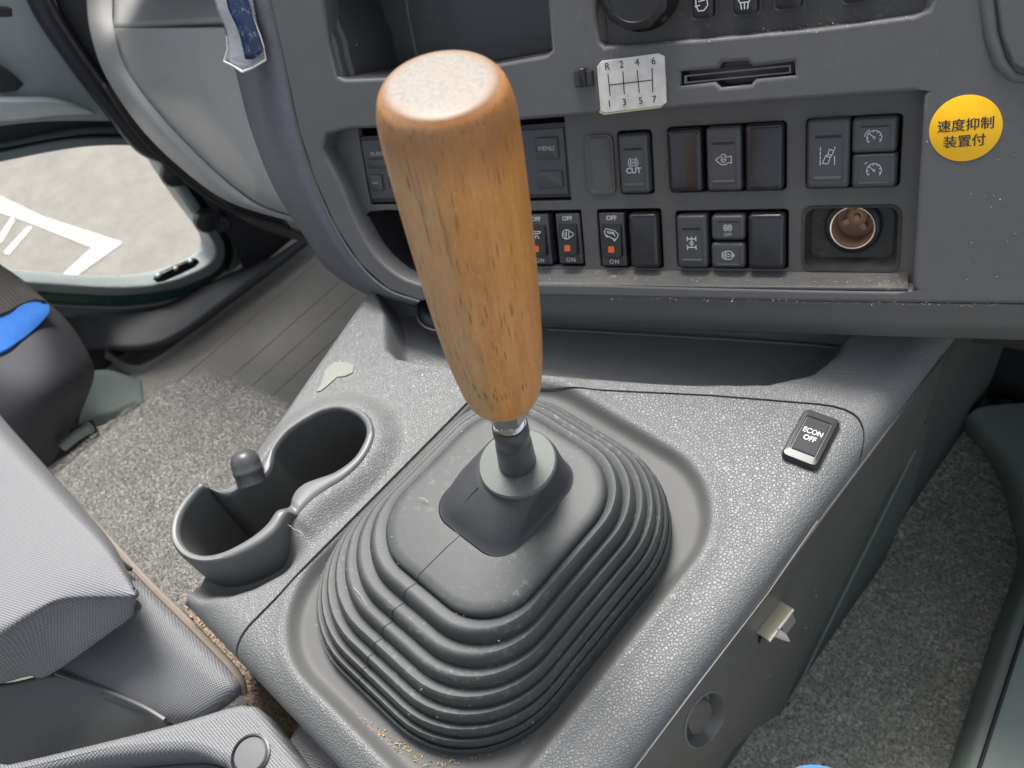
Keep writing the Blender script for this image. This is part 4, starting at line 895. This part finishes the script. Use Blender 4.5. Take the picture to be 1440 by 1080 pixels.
# glove box section of the dashboard
def prr(pts): return [pr(x, y, d) for x, y, d in pts]
B_ = [(158, -60, .98), (160, 0, .925), (161, 40, .885), (180, 98, .90), (230, 165, .905), (300, 237, .90), (360, 284, .885), (416, 304, .86)]
R_ = [(330, -60, .70), (335, 0, .71), (342, 40, .725), (372, 98, .74), (392, 165, .76), (420, 237, .78), (455, 290, .80), (480, 315, .81)]
Mid = [((a[0] + b[0]) / 2, (a[1] + b[1]) / 2 , (a[2] + b[2]) / 2 - .008 * k) for k, (a, b) in enumerate(zip(B_, R_))]
def cols(c, i0, i1): return [c[i] for i in range(i0, i1)]
patch('glove_box_lid', [prr(B_[2:]), prr([(x, y, d - .01) for x, y, d in Mid[2:]]), prr(R_[2:])], GLOVE, .006, dash, bevel=.001)
patch('glove_box_top', [prr([(158, -60, 1.0), (160, -10, .935), (160, 36, .887)]), prr([(245, -60, .90), (248, -12, .845), (252, 31, .800)]), prr([(330, -60, .81), (335, -12, .765), (342, 26, .722)])], GLOVE, .006, dash)
A_ = [(122, -60, .98), (122, 0, .93), (128, 50, .91), (150, 110, .92), (196, 178, .925), (254, 236, .92), (322, 284, .905), (412, 312, .87)]
patch('glove_box_trim', [prr([(x, y, d + .012) for x, y, d in A_]), prr([((a[0] + b[0]) / 2, (a[1] + b[1]) / 2, (a[2] + b[2]) / 2 - .004) for a, b in zip(A_, B_)]), prr([(x - 2, y + 1, d) for x, y, d in B_])], GLOVE, .006, dash, bevel=.001)
# dark underside behind the glove box and the support panel down to the floor
patch('dash_underside', [prr([(x - 4, y + 6, d + .03) for x, y, d in A_[3:]] ), prr([(x + 14, y + 14, d + .08) for x, y, d in A_[3:]]), prr([(x + 40, y + 30, d + .16) for x, y, d in A_[3:]])], DARK, .004, dash)
add('under_dash_wall', [(-.60, .62, .10), (.45, .62, .10), (.45, .62, FZ), (-.60, .62, FZ)], [(0, 1, 2, 3)], DARK, dash)
add('driver_under_panel', [(-.10, .40, .02), (.45, .56, .06), (.45, .64, .0), (-.10, .64, .0), (-.10, .41, -.0), (.45, .57, .04), (.45, .65, -.02), (-.10, .65, -.02)], [(0, 1, 2, 3), (4, 5, 6, 7), (0, 1, 5, 4), (1, 2, 6, 5), (2, 3, 7, 6), (3, 0, 4, 7)], DARK, dash)  # under-dash cover added to shade the driver footwell
# black cap under the lower left corner of the stack
kb = pz(590, 452, -.004); mb = MB(); mb.geo(*lathe([(.022, -.014), (.022, -.004), (.020, .0), (.016, .002)], 32)); dcap = mb.build('mount_cap', BLACK, dash, Matrix.Translation(Vector(kb) + Vector((.006, .022, .002))))
mb = MB(); mb.geo(*lathe([(.0225, -.0050), (.0235, -.0045), (.0235, -.0035), (.0222, -.003)], 40, cap=False)); mb.build('bright_ring', BTN, dcap, Matrix.Translation(Vector(kb) + Vector((.006, .022, .002))))

def dbox(name, s0, s1, t0, t1, w0, w1, mat):
    V = [FD @ Vector((a, b, c)) for c in (w0, w1) for a, b in ((s0, t0), (s1, t0), (s1, t1), (s0, t1))]
    add(name, V, [(0, 1, 2, 3), (4, 5, 6, 7), (0, 1, 5, 4), (1, 2, 6, 5), (2, 3, 7, 6), (3, 0, 4, 7)], mat, dash, smooth=False)
dbox('dashboard_core', -.27, .60, .03, .34, -.40, -.066, DARK)  # unseen core and top slab, added to block sky light behind the stack
dbox('dashboard_top', -.60, .60, .345, .36, -.42, .015, DASH)
# gear pattern plate
gp = root('gear_pattern_plate', 'small cream plate printed with the R 1 to 7 shift pattern', 'shift pattern plate', F=FD @ TR(*st(888, 116, WF + .001), WF))
g4 = P2([(839, 94), (845, 86), (925, 75), (934, 79), (937, 144), (930, 149), (850, 159), (844, 156)], WF + .002)
plate('plate_body', g4, [], WF + .0001, WF + .0016, .0003, LABEL, gp, FD)
def ln(pp_, wd=.0006):
    mb = strokes([P2(pp_, WF + .0016)], wd, .0001); return mb
mb = MB()
for path in ([(855, 104), (858, 134)], [(876, 101), (878, 132)], [(896, 99), (899, 130)], [(917, 96), (918, 129)], [(857, 119.5), (917, 112.5)]):
    q = strokes([P2(path, WF + .0016)], .00055, .0001); mb.geo(q.V, q.F)
mb.build('shift_gate', INK, gp, FD @ TR(0, 0, WF + .0017), smooth=False)
d0 = st(850, 120, WF); d1 = st(920, 111, WF); ga = math.atan2(d1[1] - d0[1], d1[0] - d0[0])
for ch, x, y in (('R', 854, 94), ('2', 874, 91), ('4', 896, 88), ('6', 919, 86), ('1', 857, 146), ('3', 878, 144), ('5', 901, 142), ('7', 920, 140)):
    text(gp, ch, FD @ TR(*st(x, y, WF + .0017), WF + .0018, ga), .0058, INK)
mb = MB(); pe = [FD @ Vector((*p, WF + .0008)) for p in P2([(844, 157), (850, 160), (930, 150), (937, 144), (936, 110)], WF)]; mb.geo(*tube_geo(pe, .0006, 6)); mb.build('aged_edge', TAPE, gp)
# yellow round sticker
sc_ = st(1357.5, 180.5, WF); Fy = FD @ TR(sc_[0], sc_[1], WF)
ys = root('round_sticker', 'round orange yellow sticker with two lines of black Japanese characters', 'sticker', F=Fy)
rx = abs(st(1409, 180, WF)[0] - st(1306, 180, WF)[0]) / 2; ry = abs(st(1357, 134, WF)[1] - st(1357, 227, WF)[1]) / 2; print('sticker r', rx, ry)
mb = MB(); mb.geo(*loft([[(rx * k * math.cos(a), ry * k * math.sin(a), z) for a in np.linspace(0, 2 * math.pi, 64, endpoint=False)] for k, z in ((1, .0001), (1, .0003), (.99, .0004))], True, True)); mb.build('sticker_disc', YELLOW, ys, Fy)
a0, a1 = st(1318, 180, WF), st(1398, 173, WF); sa_ = math.atan2(a1[1] - a0[1], a1[0] - a0[0]); b0, b1 = st(1326, 203, WF), st(1386, 196, WF)
csz = abs(a1[0] - a0[0]) / 4
for k, (dx_, dz_) in enumerate(((0, 0), (.00022, .00003), (.00011, .00006))):
    text(ys, '速度抑制', FD @ TR((a0[0] + a1[0]) / 2 + dx_, (a0[1] + a1[1]) / 2 + dx_ * .5, WF + .0005 + dz_, sa_), csz * 1.02, INK)
    text(ys, '装置付', FD @ TR((b0[0] + b1[0]) / 2 + dx_, (b0[1] + b1[1]) / 2 + dx_ * .5, WF + .0005 + dz_, sa_), csz * 1.02, INK)

# ================================================================== crumpled wrapper hanging on the stack
wr = root('torn_wrapper', 'torn clear plastic wrapper with dark blue print hanging at the dashboard edge', 'wrapper', loc=pr(345, 40, .66))
def crumple(rows, name, mat, th):
    rr_ = random.Random(7); o = patch(name, [[np.array(p) + np.array([rr_.gauss(0, .0012) for _ in range(3)]) for p in r] for r in rows], mat, th, wr, nu=4, nv=4); return o
W_ = lambda x, y, w: dpt(x, y, w)
crumple([[W_(296, -40, .006), W_(306, 10, .008), W_(318, 50, .010), W_(315, 86, .014)], [W_(322, -40, .012), W_(330, 10, .014), W_(338, 50, .016), W_(341, 101, .018)], [W_(345, -40, .015), W_(356, 20, .017), W_(366, 52, .018), W_(374, 84, .018)]], 'clear_film', FILM, .0004)
crumple([[W_(312, -40, .016), W_(322, 8, .017), W_(334, 45, .019), W_(344, 84, .021)], [W_(322, -40, .018), W_(340, 8, .019), W_(352, 45, .021), W_(356, 82, .022)], [W_(330, -40, .019), W_(348, 8, .020), W_(362, 40, .021), W_(369, 72, .022)]], 'blue_print', BFILM, .0003)
mb = MB(); mb.geo(*tube_geo([W_(318, 50, .012), W_(320, 68, .014), W_(315, 86, .016), W_(329, 93, .018), W_(341, 101, .020), W_(356, 95, .0205), W_(374, 84, .020), W_(371, 66, .020), W_(366, 50, .020), W_(354, 18, .019)], [.0003, .0005, .0009, .0006, .0011, .0006, .0009, .0005, .0005, .0003], 6)); mb.build('folded_edge', flat('milky film edge', (.72, .72, .68), .25), wr)

# ================================================================== passenger door (plane x = const)
XD = -1.06
door = root('passenger_door', 'grey passenger door with small lower window showing the sunlit parking lot', 'door', loc=(XD, .3, FZ))
FDo = Matrix(((0, 0, 1, XD), (1, 0, 0, 0), (0, 1, 0, 0), (0, 0, 0, 1)))
def pd_(pts, x=XD): return [tuple(pX(a, b, x)[1:]) for a, b in pts]
win_px = [(-60, 240), (0, 226), (70, 212), (130, 204), (190, 204), (212, 212), (232, 245), (262, 290), (286, 322), (300, 348), (292, 368), (262, 384), (225, 396), (170, 401), (100, 398), (30, 393), (-60, 388)]
wp = cat(pd_(win_px), 3); wo_ = cat(pd_([(-90, 225), (0, 212), (70, 198), (130, 192), (200, 194), (224, 206), (246, 240), (276, 284), (300, 318), (314, 348), (304, 378), (266, 398), (228, 408), (170, 414), (100, 412), (30, 407), (-90, 402)]), 3)
plate('door_shell', [(-.9, -.36), (1.2, -.36), (1.2, .38), (-.9, .38)], [wo_], -.05, 0, .002, DOORD, door, FDo)
plate('window_frame', wo_, [wp], -.035, .006, .003, GREY_METAL, door, FDo)
plate('glass', wo_, [], -.028, -.024, .0005, GLASS, door, FDo)
wq = cat(pd_([(-90, 218), (0, 205), (70, 192), (130, 185), (205, 188), (234, 202), (256, 238), (286, 282), (310, 315), (326, 350), (312, 388), (270, 410), (228, 421), (170, 428), (100, 426), (30, 421), (-90, 418)]), 3)
plate('green_seal', wq, [wo_], -.004, .004, .0015, GREEN, door, FDo)
wq2 = cat(pd_([(-90, 210), (0, 198), (70, 184), (130, 176), (212, 180), (245, 196), (268, 232), (300, 276), (326, 305), (345, 350), (330, 400), (278, 424), (230, 437), (170, 445), (100, 444), (30, 440), (-90, 436)]), 3)
plate('grey_lower_rim', wq2, [wq], -.002, .010, .003, plastic('rim plastic', (.09, .10, .10), .3, 0, 900, .03), door, FDo)
patch('door_card', [[pX(-80, -80, XD + .02), pX(60, -80, XD + .02), pX(160, -80, XD + .02)], [pX(-80, 20, XD + .03), pX(60, 20, XD + .03), pX(170, 60, XD + .02)], [pX(-80, 110, XD + .02), pX(60, 100, XD + .02), pX(185, 130, XD + .012)], [pX(-80, 190, XD + .012), pX(60, 172, XD + .012), pX(205, 172, XD + .012)]], DOORM, .015, door, bevel=.002)
patch('armrest', [[pX(-60, 128, XD + .02), pX(30, 134, XD + .02), pX(80, 138, XD + .02), pX(132, 156, XD + .018)], [pX(-60, 145, XD + .06), pX(30, 143, XD + .055), pX(80, 144, XD + .045), pX(134, 158, XD + .022)], [pX(-60, 178, XD + .03), pX(30, 170, XD + .03), pX(80, 163, XD + .03), pX(134, 161, XD + .02)]], plastic('light door armrest', (.66, .72, .72), .35, 0, 900, .03), .004, door)
patch('door_pocket_recess', [[pX(-60, 85, XD + .04), pX(0, 92, XD + .04), pX(34, 118, XD + .034)], [pX(-60, 130, XD + .04), pX(0, 130, XD + .04), pX(24, 128, XD + .034)]], DOORD, .006, door)
patch('handle_bezel', [[pX(-40, 8, XD + .05), pX(18, 12, XD + .05)], [pX(-40, 26, XD + .05), pX(18, 24, XD + .05)]], DOORD, .01, door, bevel=.002)
# latches and bar at the front edge of the little window
for x, y in ((243, 246), (289, 311)):
    c = pX(x, y, XD + .045); mb = MB(); mb.geo(*lathe([(.004, -.022), (.012, -.02), (.0155, -.012), (.0155, .004), (.0125, .011), (.005, .013)], 24)); mb.build('window_latch', BLACK, door, frame_from(c, c + np.array([0, 1, 0]), (1, -.3, .4)))
    mb = MB(); c2 = pX(x + 20, y + 4, XD + .036); mb.geo(*lathe([(.011, -.015), (.011, .006), (.008, .009)], 20)); mb.build('latch_base', DOORD, door, frame_from(c2, c2 + np.array([0, 1, 0]), (1, -.1, .2)))
mb = MB(); mb.geo(*tube_geo([pX(246, 252, XD + .034), pX(266, 282, XD + .034), pX(284, 308, XD + .034)], .004, 8)); mb.build('latch_bar', GREY_METAL, door)
# drain slots in the lower rim
for x, y in ((223, 388), (247, 378), (268, 368)):
    c = pX(x, y, XD + .008); mb = MB(); mb.geo(*lathe([(.0035, -.002), (.0035, .003), (.002, .004)], 12)); mb.build('rim_screw', CHROME, door, frame_from(c, c + np.array([0, 1, 0]), (1, 0, 0)))
plate('rim_slot', cat(pd_([(214, 392), (222, 382), (262, 364), (274, 362), (270, 372), (226, 392)]), 2), [], .002, .0095, .001, BLACK, door, FDo)
# weather seal tube and pillar
mb = MB(); mb.geo(*tube_geo(cat([pX(x, y, XD + .034) for x, y in [(30, -60), (56, 0), (80, 42), (122, 102), (160, 152), (186, 186), (206, 206), (232, 217), (262, 228)]], 5, False), .0125, 12)); mb.build('weather_seal', plastic('seal rubber', (.030, .033, .045), .35, 0, 900, .03), door)
patch('door_pillar', [[pX(x, y, XD + .028) for x, y in [(60, -80), (92, 40), (165, 145), (222, 206), (262, 240), (305, 292), (330, 345), (345, 385)]], [pX(x, y, XD + .06) for x, y in [(130, -80), (150, 40), (215, 140), (290, 215), (345, 262), (400, 312), (430, 350), (440, 380)]]], DOORD, .01, door)
# sill between door and mat
sl = root('door_sill', 'dark grey plastic door sill running along the ribbed rubber mat', 'sill', loc=(-1.0, .2, FZ))
g_ = lambda x, y, z: pz(x, y, z)
patch('sill_cover', [[g_(118, 478, -.33), g_(140, 486, -.33), g_(200, 515, -.33), g_(300, 440, -.33), g_(400, 368, -.33), g_(440, 330, -.33)], [g_(124, 495, -.34), g_(150, 505, -.34), g_(205, 529, -.345), g_(305, 455, -.345), g_(402, 388, -.345), g_(445, 350, -.345)]], plastic('sill plastic', (.22, .23, .23), .35, 0, 900, .15), .006, sl, bevel=.001)
patch('sill_wall', [[pX(60, 440, XD + .01), pX(150, 440, XD + .01), pX(230, 428, XD + .01), pX(320, 385, XD + .01), pX(430, 330, XD + .01)], [g_(60, 500, -.30), g_(150, 490, -.30), g_(230, 480, -.31), g_(330, 410, -.31), g_(440, 325, -.31)]], DOORD, .01, sl)

# ================================================================== passenger seat
seat = root('passenger_seat', 'dark passenger seat with brown mesh and bright blue side panel by the door', 'seat', loc=pr(40, 560, 1.0) - np.array([0, 0, .1]))
body = [[(-120, 330, 1.05), (-40, 350, 1.02), (20, 385, 1.0), (62, 420, .99), (98, 455, 1.0), (115, 480, 1.02)],
        [(-120, 400, .98), (-40, 415, .96), (20, 430, .945), (72, 455, .95), (118, 492, .98), (128, 505, 1.0)],
        [(-120, 480, .93), (-40, 480, .91), (20, 490, .91), (80, 500, .925), (120, 515, .96), (133, 522, 1.0)],
        [(-120, 560, .90), (-40, 560, .89), (20, 560, .89), (75, 555, .91), (112, 548, .95), (128, 545, 1.0)],
        [(-120, 660, .92), (-40, 650, .91), (20, 635, .91), (60, 620, .93), (95, 598, .97), (112, 585, 1.02)],
        [(-120, 740, .97), (-40, 730, .96), (20, 700, .96), (58, 665, .98), (80, 640, 1.0), (95, 620, 1.04)]]
patch('side_bolster', [prr(r) for r in body], SEATD, .01, seat)
patch('blue_panel', [prr([(-60, 462, .915), (0, 441, .925), (40, 424, .94), (58, 422, .945), (68, 428, .945)]), prr([(-60, 490, .90), (0, 470, .91), (36, 452, .925), (56, 440, .935), (70, 434, .942)]), prr([(-60, 520, .89), (0, 496, .90), (30, 478, .915), (54, 458, .93), (69, 440, .94)])], BLUE, .004, seat)
patch('mesh_panel', [prr([(-80, 350, 1.0), (0, 374, .975), (24, 388, .97), (46, 406, .965), (60, 420, .95)]), prr([(-80, 420, .94), (0, 410, .94), (25, 408, .945), (46, 412, .945), (62, 422, .942)]), prr([(-80, 464, .91), (0, 442, .92), (30, 428, .935), (48, 421, .94), (64, 424, .942)])], MESHF, .004, seat)
patch('seat_rail', [prr([(20, 648, .98), (70, 620, 1.0), (130, 590, 1.02)]), prr([(30, 680, .98), (75, 652, 1.0), (140, 610, 1.02)])], BLACK, .02, seat)
mb = MB(); mb.geo(*tube_geo(prr([(88, 628, .97), (108, 612, .97), (128, 600, .97)]), .006, 10)); mb.build('rail_lever', GREY_METAL, seat)
# pedestal under the seat
patch('seat_pedestal', [prr([(118, 525, 1.10), (150, 520, 1.12), (200, 535, 1.12)]), prr([(112, 600, 1.02), (140, 590, 1.05), (200, 560, 1.08)])], UNDER, .01, seat)

# ================================================================== folded centre seat (lower left)
box = root('folded_centre_seat', 'grey dimpled vinyl backrest of the folded centre seat at the left edge', 'seat', loc=pz(100, 900, -.12))
def zz(r): return [pz(x, y, z) for x, y, z in r]
A6 = [(-140, 430), (-60, 525), (0, 598), (58, 660), (112, 718), (158, 771), (190, 828)]
D6 = [(-300, 985), (-150, 945), (-60, 918), (0, 895), (44, 868), (90, 846), (188, 841)]
L6 = [(-300, 1040), (-150, 1000), (-60, 976), (0, 962), (40, 951), (72, 948), (187, 866)]
lid = []
for k, z, dx in ((-.04, .004, 0), (0, .019, 0), (.05, .0275, 0), (.15, .031, 0), (.5, .033, 0), (.85, .032, 0), (.95, .0305, 0), (1.0, .027, 0)):
    lid.append([(a[0] + (d[0] - a[0]) * k, a[1] + (d[1] - a[1]) * k - (0 if k > 0 else 0), z - (.006 if i == 6 else 0)) for i, (a, d) in enumerate(zip(A6, D6))])
patch('backrest_top', [zz(r) for r in lid], DOTS, .006, box, nu=6, nv=4)
rear = []
for k, z in ((0, .0275), (.06, .024), (.5, .006), (.9, -.012), (1.0, -.018)):
    rear.append([(a[0] + (d[0] - a[0]) * k, a[1] + (d[1] - a[1]) * k, (z if i < 6 else z * .3 + .012)) for i, (a, d) in enumerate(zip(D6, L6))])
patch('backrest_end', [zz(r) for r in rear], DOTS, .006, box, nu=6, nv=4)
side = [[(40, 640, -.035), (64, 664, -.034), (130, 735, -.034), (200, 815, -.034), (270, 885, -.034), (330, 950, -.036), (342, 972, -.045)],
        [(30, 660, -.028), (60, 690, -.026), (120, 760, -.024), (180, 830, -.024), (250, 905, -.026), (315, 965, -.030), (330, 985, -.045)],
        [(0, 700, -.035), (30, 740, -.034), (60, 800, -.034), (100, 900, -.036), (200, 960, -.038), (270, 1000, -.040), (290, 1012, -.05)],
        [(-80, 760, -.05), (-40, 820, -.05), (0, 900, -.05), (60, 950, -.05), (150, 985, -.05), (230, 1012, -.05), (260, 1030, -.06)]]
patch('side_cover', [zz(r) for r in side], DOTS2, .006, box, nu=8, nv=6)
mb = MB(); mb.geo(*tube_geo(cat(zz([(30, 628, -.036), (60, 661, -.034), (128, 732, -.034), (200, 811, -.033), (270, 881, -.033), (330, 944, -.036), (343, 975, -.048)]), 5, False), .0028, 8)); mb.build('edge_piping', plastic('worn piping', (.20, .17, .14), .45, .0001, 900, .5), box)
low_ = [[(-120, 962, -.045), (0, 964, -.045), (80, 948, -.045), (160, 976, -.046), (232, 1012, -.048)], [(-120, 1020, -.06), (0, 1010, -.06), (80, 1010, -.06), (160, 1015, -.06), (240, 1022, -.06)], [(-120, 1120, -.08), (0, 1090, -.08), (80, 1075, -.08), (160, 1050, -.075), (245, 1032, -.07)]]
patch('lower_panel', [zz(r) for r in low_], SMOOTH, .004, box)
mb = MB(); mb.geo(*tube_geo(cat(zz([(78, 946, -.043), (150, 972, -.044), (200, 993, -.045), (232, 1012, -.047)]), 4, False), .0016, 6)); mb.build('panel_bead', SMOOTH, box)
hk = pz(180, 858, .004); mb = MB(); mb.geo(*tube_geo([pz(164, 874, -.004), pz(176, 864, .002), pz(191, 850, .006)], [.006, .0065, .0045], 14)); mb.build('hinge_pin', BTN, box)
mb = MB(); mb.geo(*tube_geo([pz(136, 757, -.018), pz(160, 783, -.018)], .0018, 8)); mb.geo(*tube_geo([pz(160, 783, -.018), pz(184, 801, -.019)], .0016, 8)); mb.build('latch_strip', BLACK, box)

# ================================================================== storage tray at the bottom edge
tray = root('storage_tray', 'grey dimpled plastic tray with round cap behind the console', 'tray', loc=pz(300, 1040, -.10))
rimo = [(-60, 1082), (0, 1072), (120, 1044), (240, 1014), (320, 990), (345, 988), (362, 996), (402, 1050), (440, 1100), (560, 1260), (300, 1500), (-200, 1400)]
rimi = [(-60, 1110), (40, 1092), (140, 1070), (240, 1060), (280, 1062), (310, 1075), (330, 1092), (420, 1240), (300, 1380), (-140, 1320)]
po = cat([tuple(pz(x, y, -.028)[:2]) for x, y in rimo], 4); 
TRM = mk_dots('dimpled tray vinyl', (.135, .14, .146), .42, 3000, .0004, rot=.9)
cpx = [tuple(pz(x, y, -.035)[:2]) for x, y in rimi]
plate('tray_rim', po, [cat(cpx, 4)], -.075, -.030, .006, TRM, tray)
plate('tray_floor', cat(cpx, 4), [], -.062, -.058, .001, SMOOTH, tray)
cc_ = pz(353, 1062, -.030); 
mb = MB(); mb.geo(*lathe([(.0125, -.001), (.0125, .0012), (.0112, .0016), (.0110, -.0005)], 36, cap=False)); cpr = mb.build('cap_rim', BLACK, tray, Matrix.Translation(Vector(cc_)))
mb = MB(); mb.geo(*lathe([(.0104, -.001), (.0104, .0010), (.0096, .0018), (.003, .0020)], 36)); mb.build('round_cap', SMOOTH, tray, Matrix.Translation(Vector(cc_)))
# dimpled bracket between tray and console
patch('tray_bracket', [zz([(404, 1046, -.06), (424, 1016, -.055), (430, 1012, -.052)]), zz([(440, 1100, -.06), (480, 1080, -.055), (500, 1080, -.052)])], DOTS, .004, tray)

# ================================================================== right edge: driver-side trim, pedal, seat edge
tr = root('sill_trim', 'dark green grey plastic trim bordering the driver footwell at the right edge', 'trim', loc=pz(1430, 950, FZ))
rowsT = [zz([(1345, 590, -.34), (1362, 612, -.335), (1398, 657, -.335), (1424, 740, -.335), (1430, 792, -.335), (1396, 890, -.335), (1334, 1080, -.335), (1310, 1150, -.335)]),
         zz([(1360, 584, -.30), (1378, 606, -.30), (1414, 655, -.30), (1440, 740, -.30), (1444, 792, -.30), (1410, 890, -.30), (1350, 1080, -.30), (1326, 1150, -.30)]),
         zz([(1390, 570, -.29), (1410, 590, -.29), (1450, 650, -.29), (1474, 740, -.29), (1476, 792, -.29), (1442, 890, -.29), (1384, 1080, -.29), (1362, 1150, -.29)]),
         zz([(1520, 560, -.30), (1560, 590, -.30), (1590, 650, -.30), (1600, 740, -.30), (1600, 792, -.30), (1560, 890, -.30), (1500, 1080, -.30), (1480, 1150, -.30)])]
patch('trim_cover', rowsT, UNDER, .01, tr)
mb = MB(); mb.geo(*tube_geo(cat(zz([(1470, 800, -.288), (1438, 892, -.288), (1376, 1082, -.288), (1350, 1150, -.288)]), 5, False), .0016, 6)); mb.build('trim_groove', DARK, tr)
ped = root('clutch_pedal', 'shadowy dark round pedal pad deep in the driver footwell', 'pedal', loc=pr(1405, 590, .92))
c = pr(1402, 582, .92); Fp = frame_from(c, c + np.array([1, 0, 0]), CAM - c)
mb = MB(); mb.geo(*lathe([(.030, -.016), (.032, -.008), (.030, 0), (.022, .004), (.018, .001), (.010, .0)], 32)); mb.build('pedal_pad', UNDER, ped, Fp)
mb = MB(); mb.geo(*tube_geo([c - np.array([0, 0, 0.01]), c + np.array([.02, .06, .10]), c + np.array([.03, .08, .2])], .010, 10)); mb.build('pedal_arm', UNDER, ped)
patch('bracket', [prr([(1412, 470, .80), (1470, 474, .80)]), prr([(1412, 486, .80), (1470, 492, .80)])], GREY_METAL, .006, ped)
ds = root('driver_seat', 'blue cloth edge of the driver seat at the bottom right', 'seat', loc=pz(1195, 1090, -.05))
mb = MB(); c = pz(1196, 1092, -.05)
V, Fc = [], []
rings = []
for k in range(9):
    ph = math.pi / 2 * k / 8; rings.append([(c[0] + .030 * math.cos(ph) * math.cos(a), c[1] - .022 + .026 * math.cos(ph) * math.sin(a), c[2] - .02 + .022 * math.sin(ph)) for a in np.linspace(0, 2 * math.pi, 32, endpoint=False)])
mb.geo(*loft(rings, True, True)); mb.build('cushion_edge', BLUE, ds)
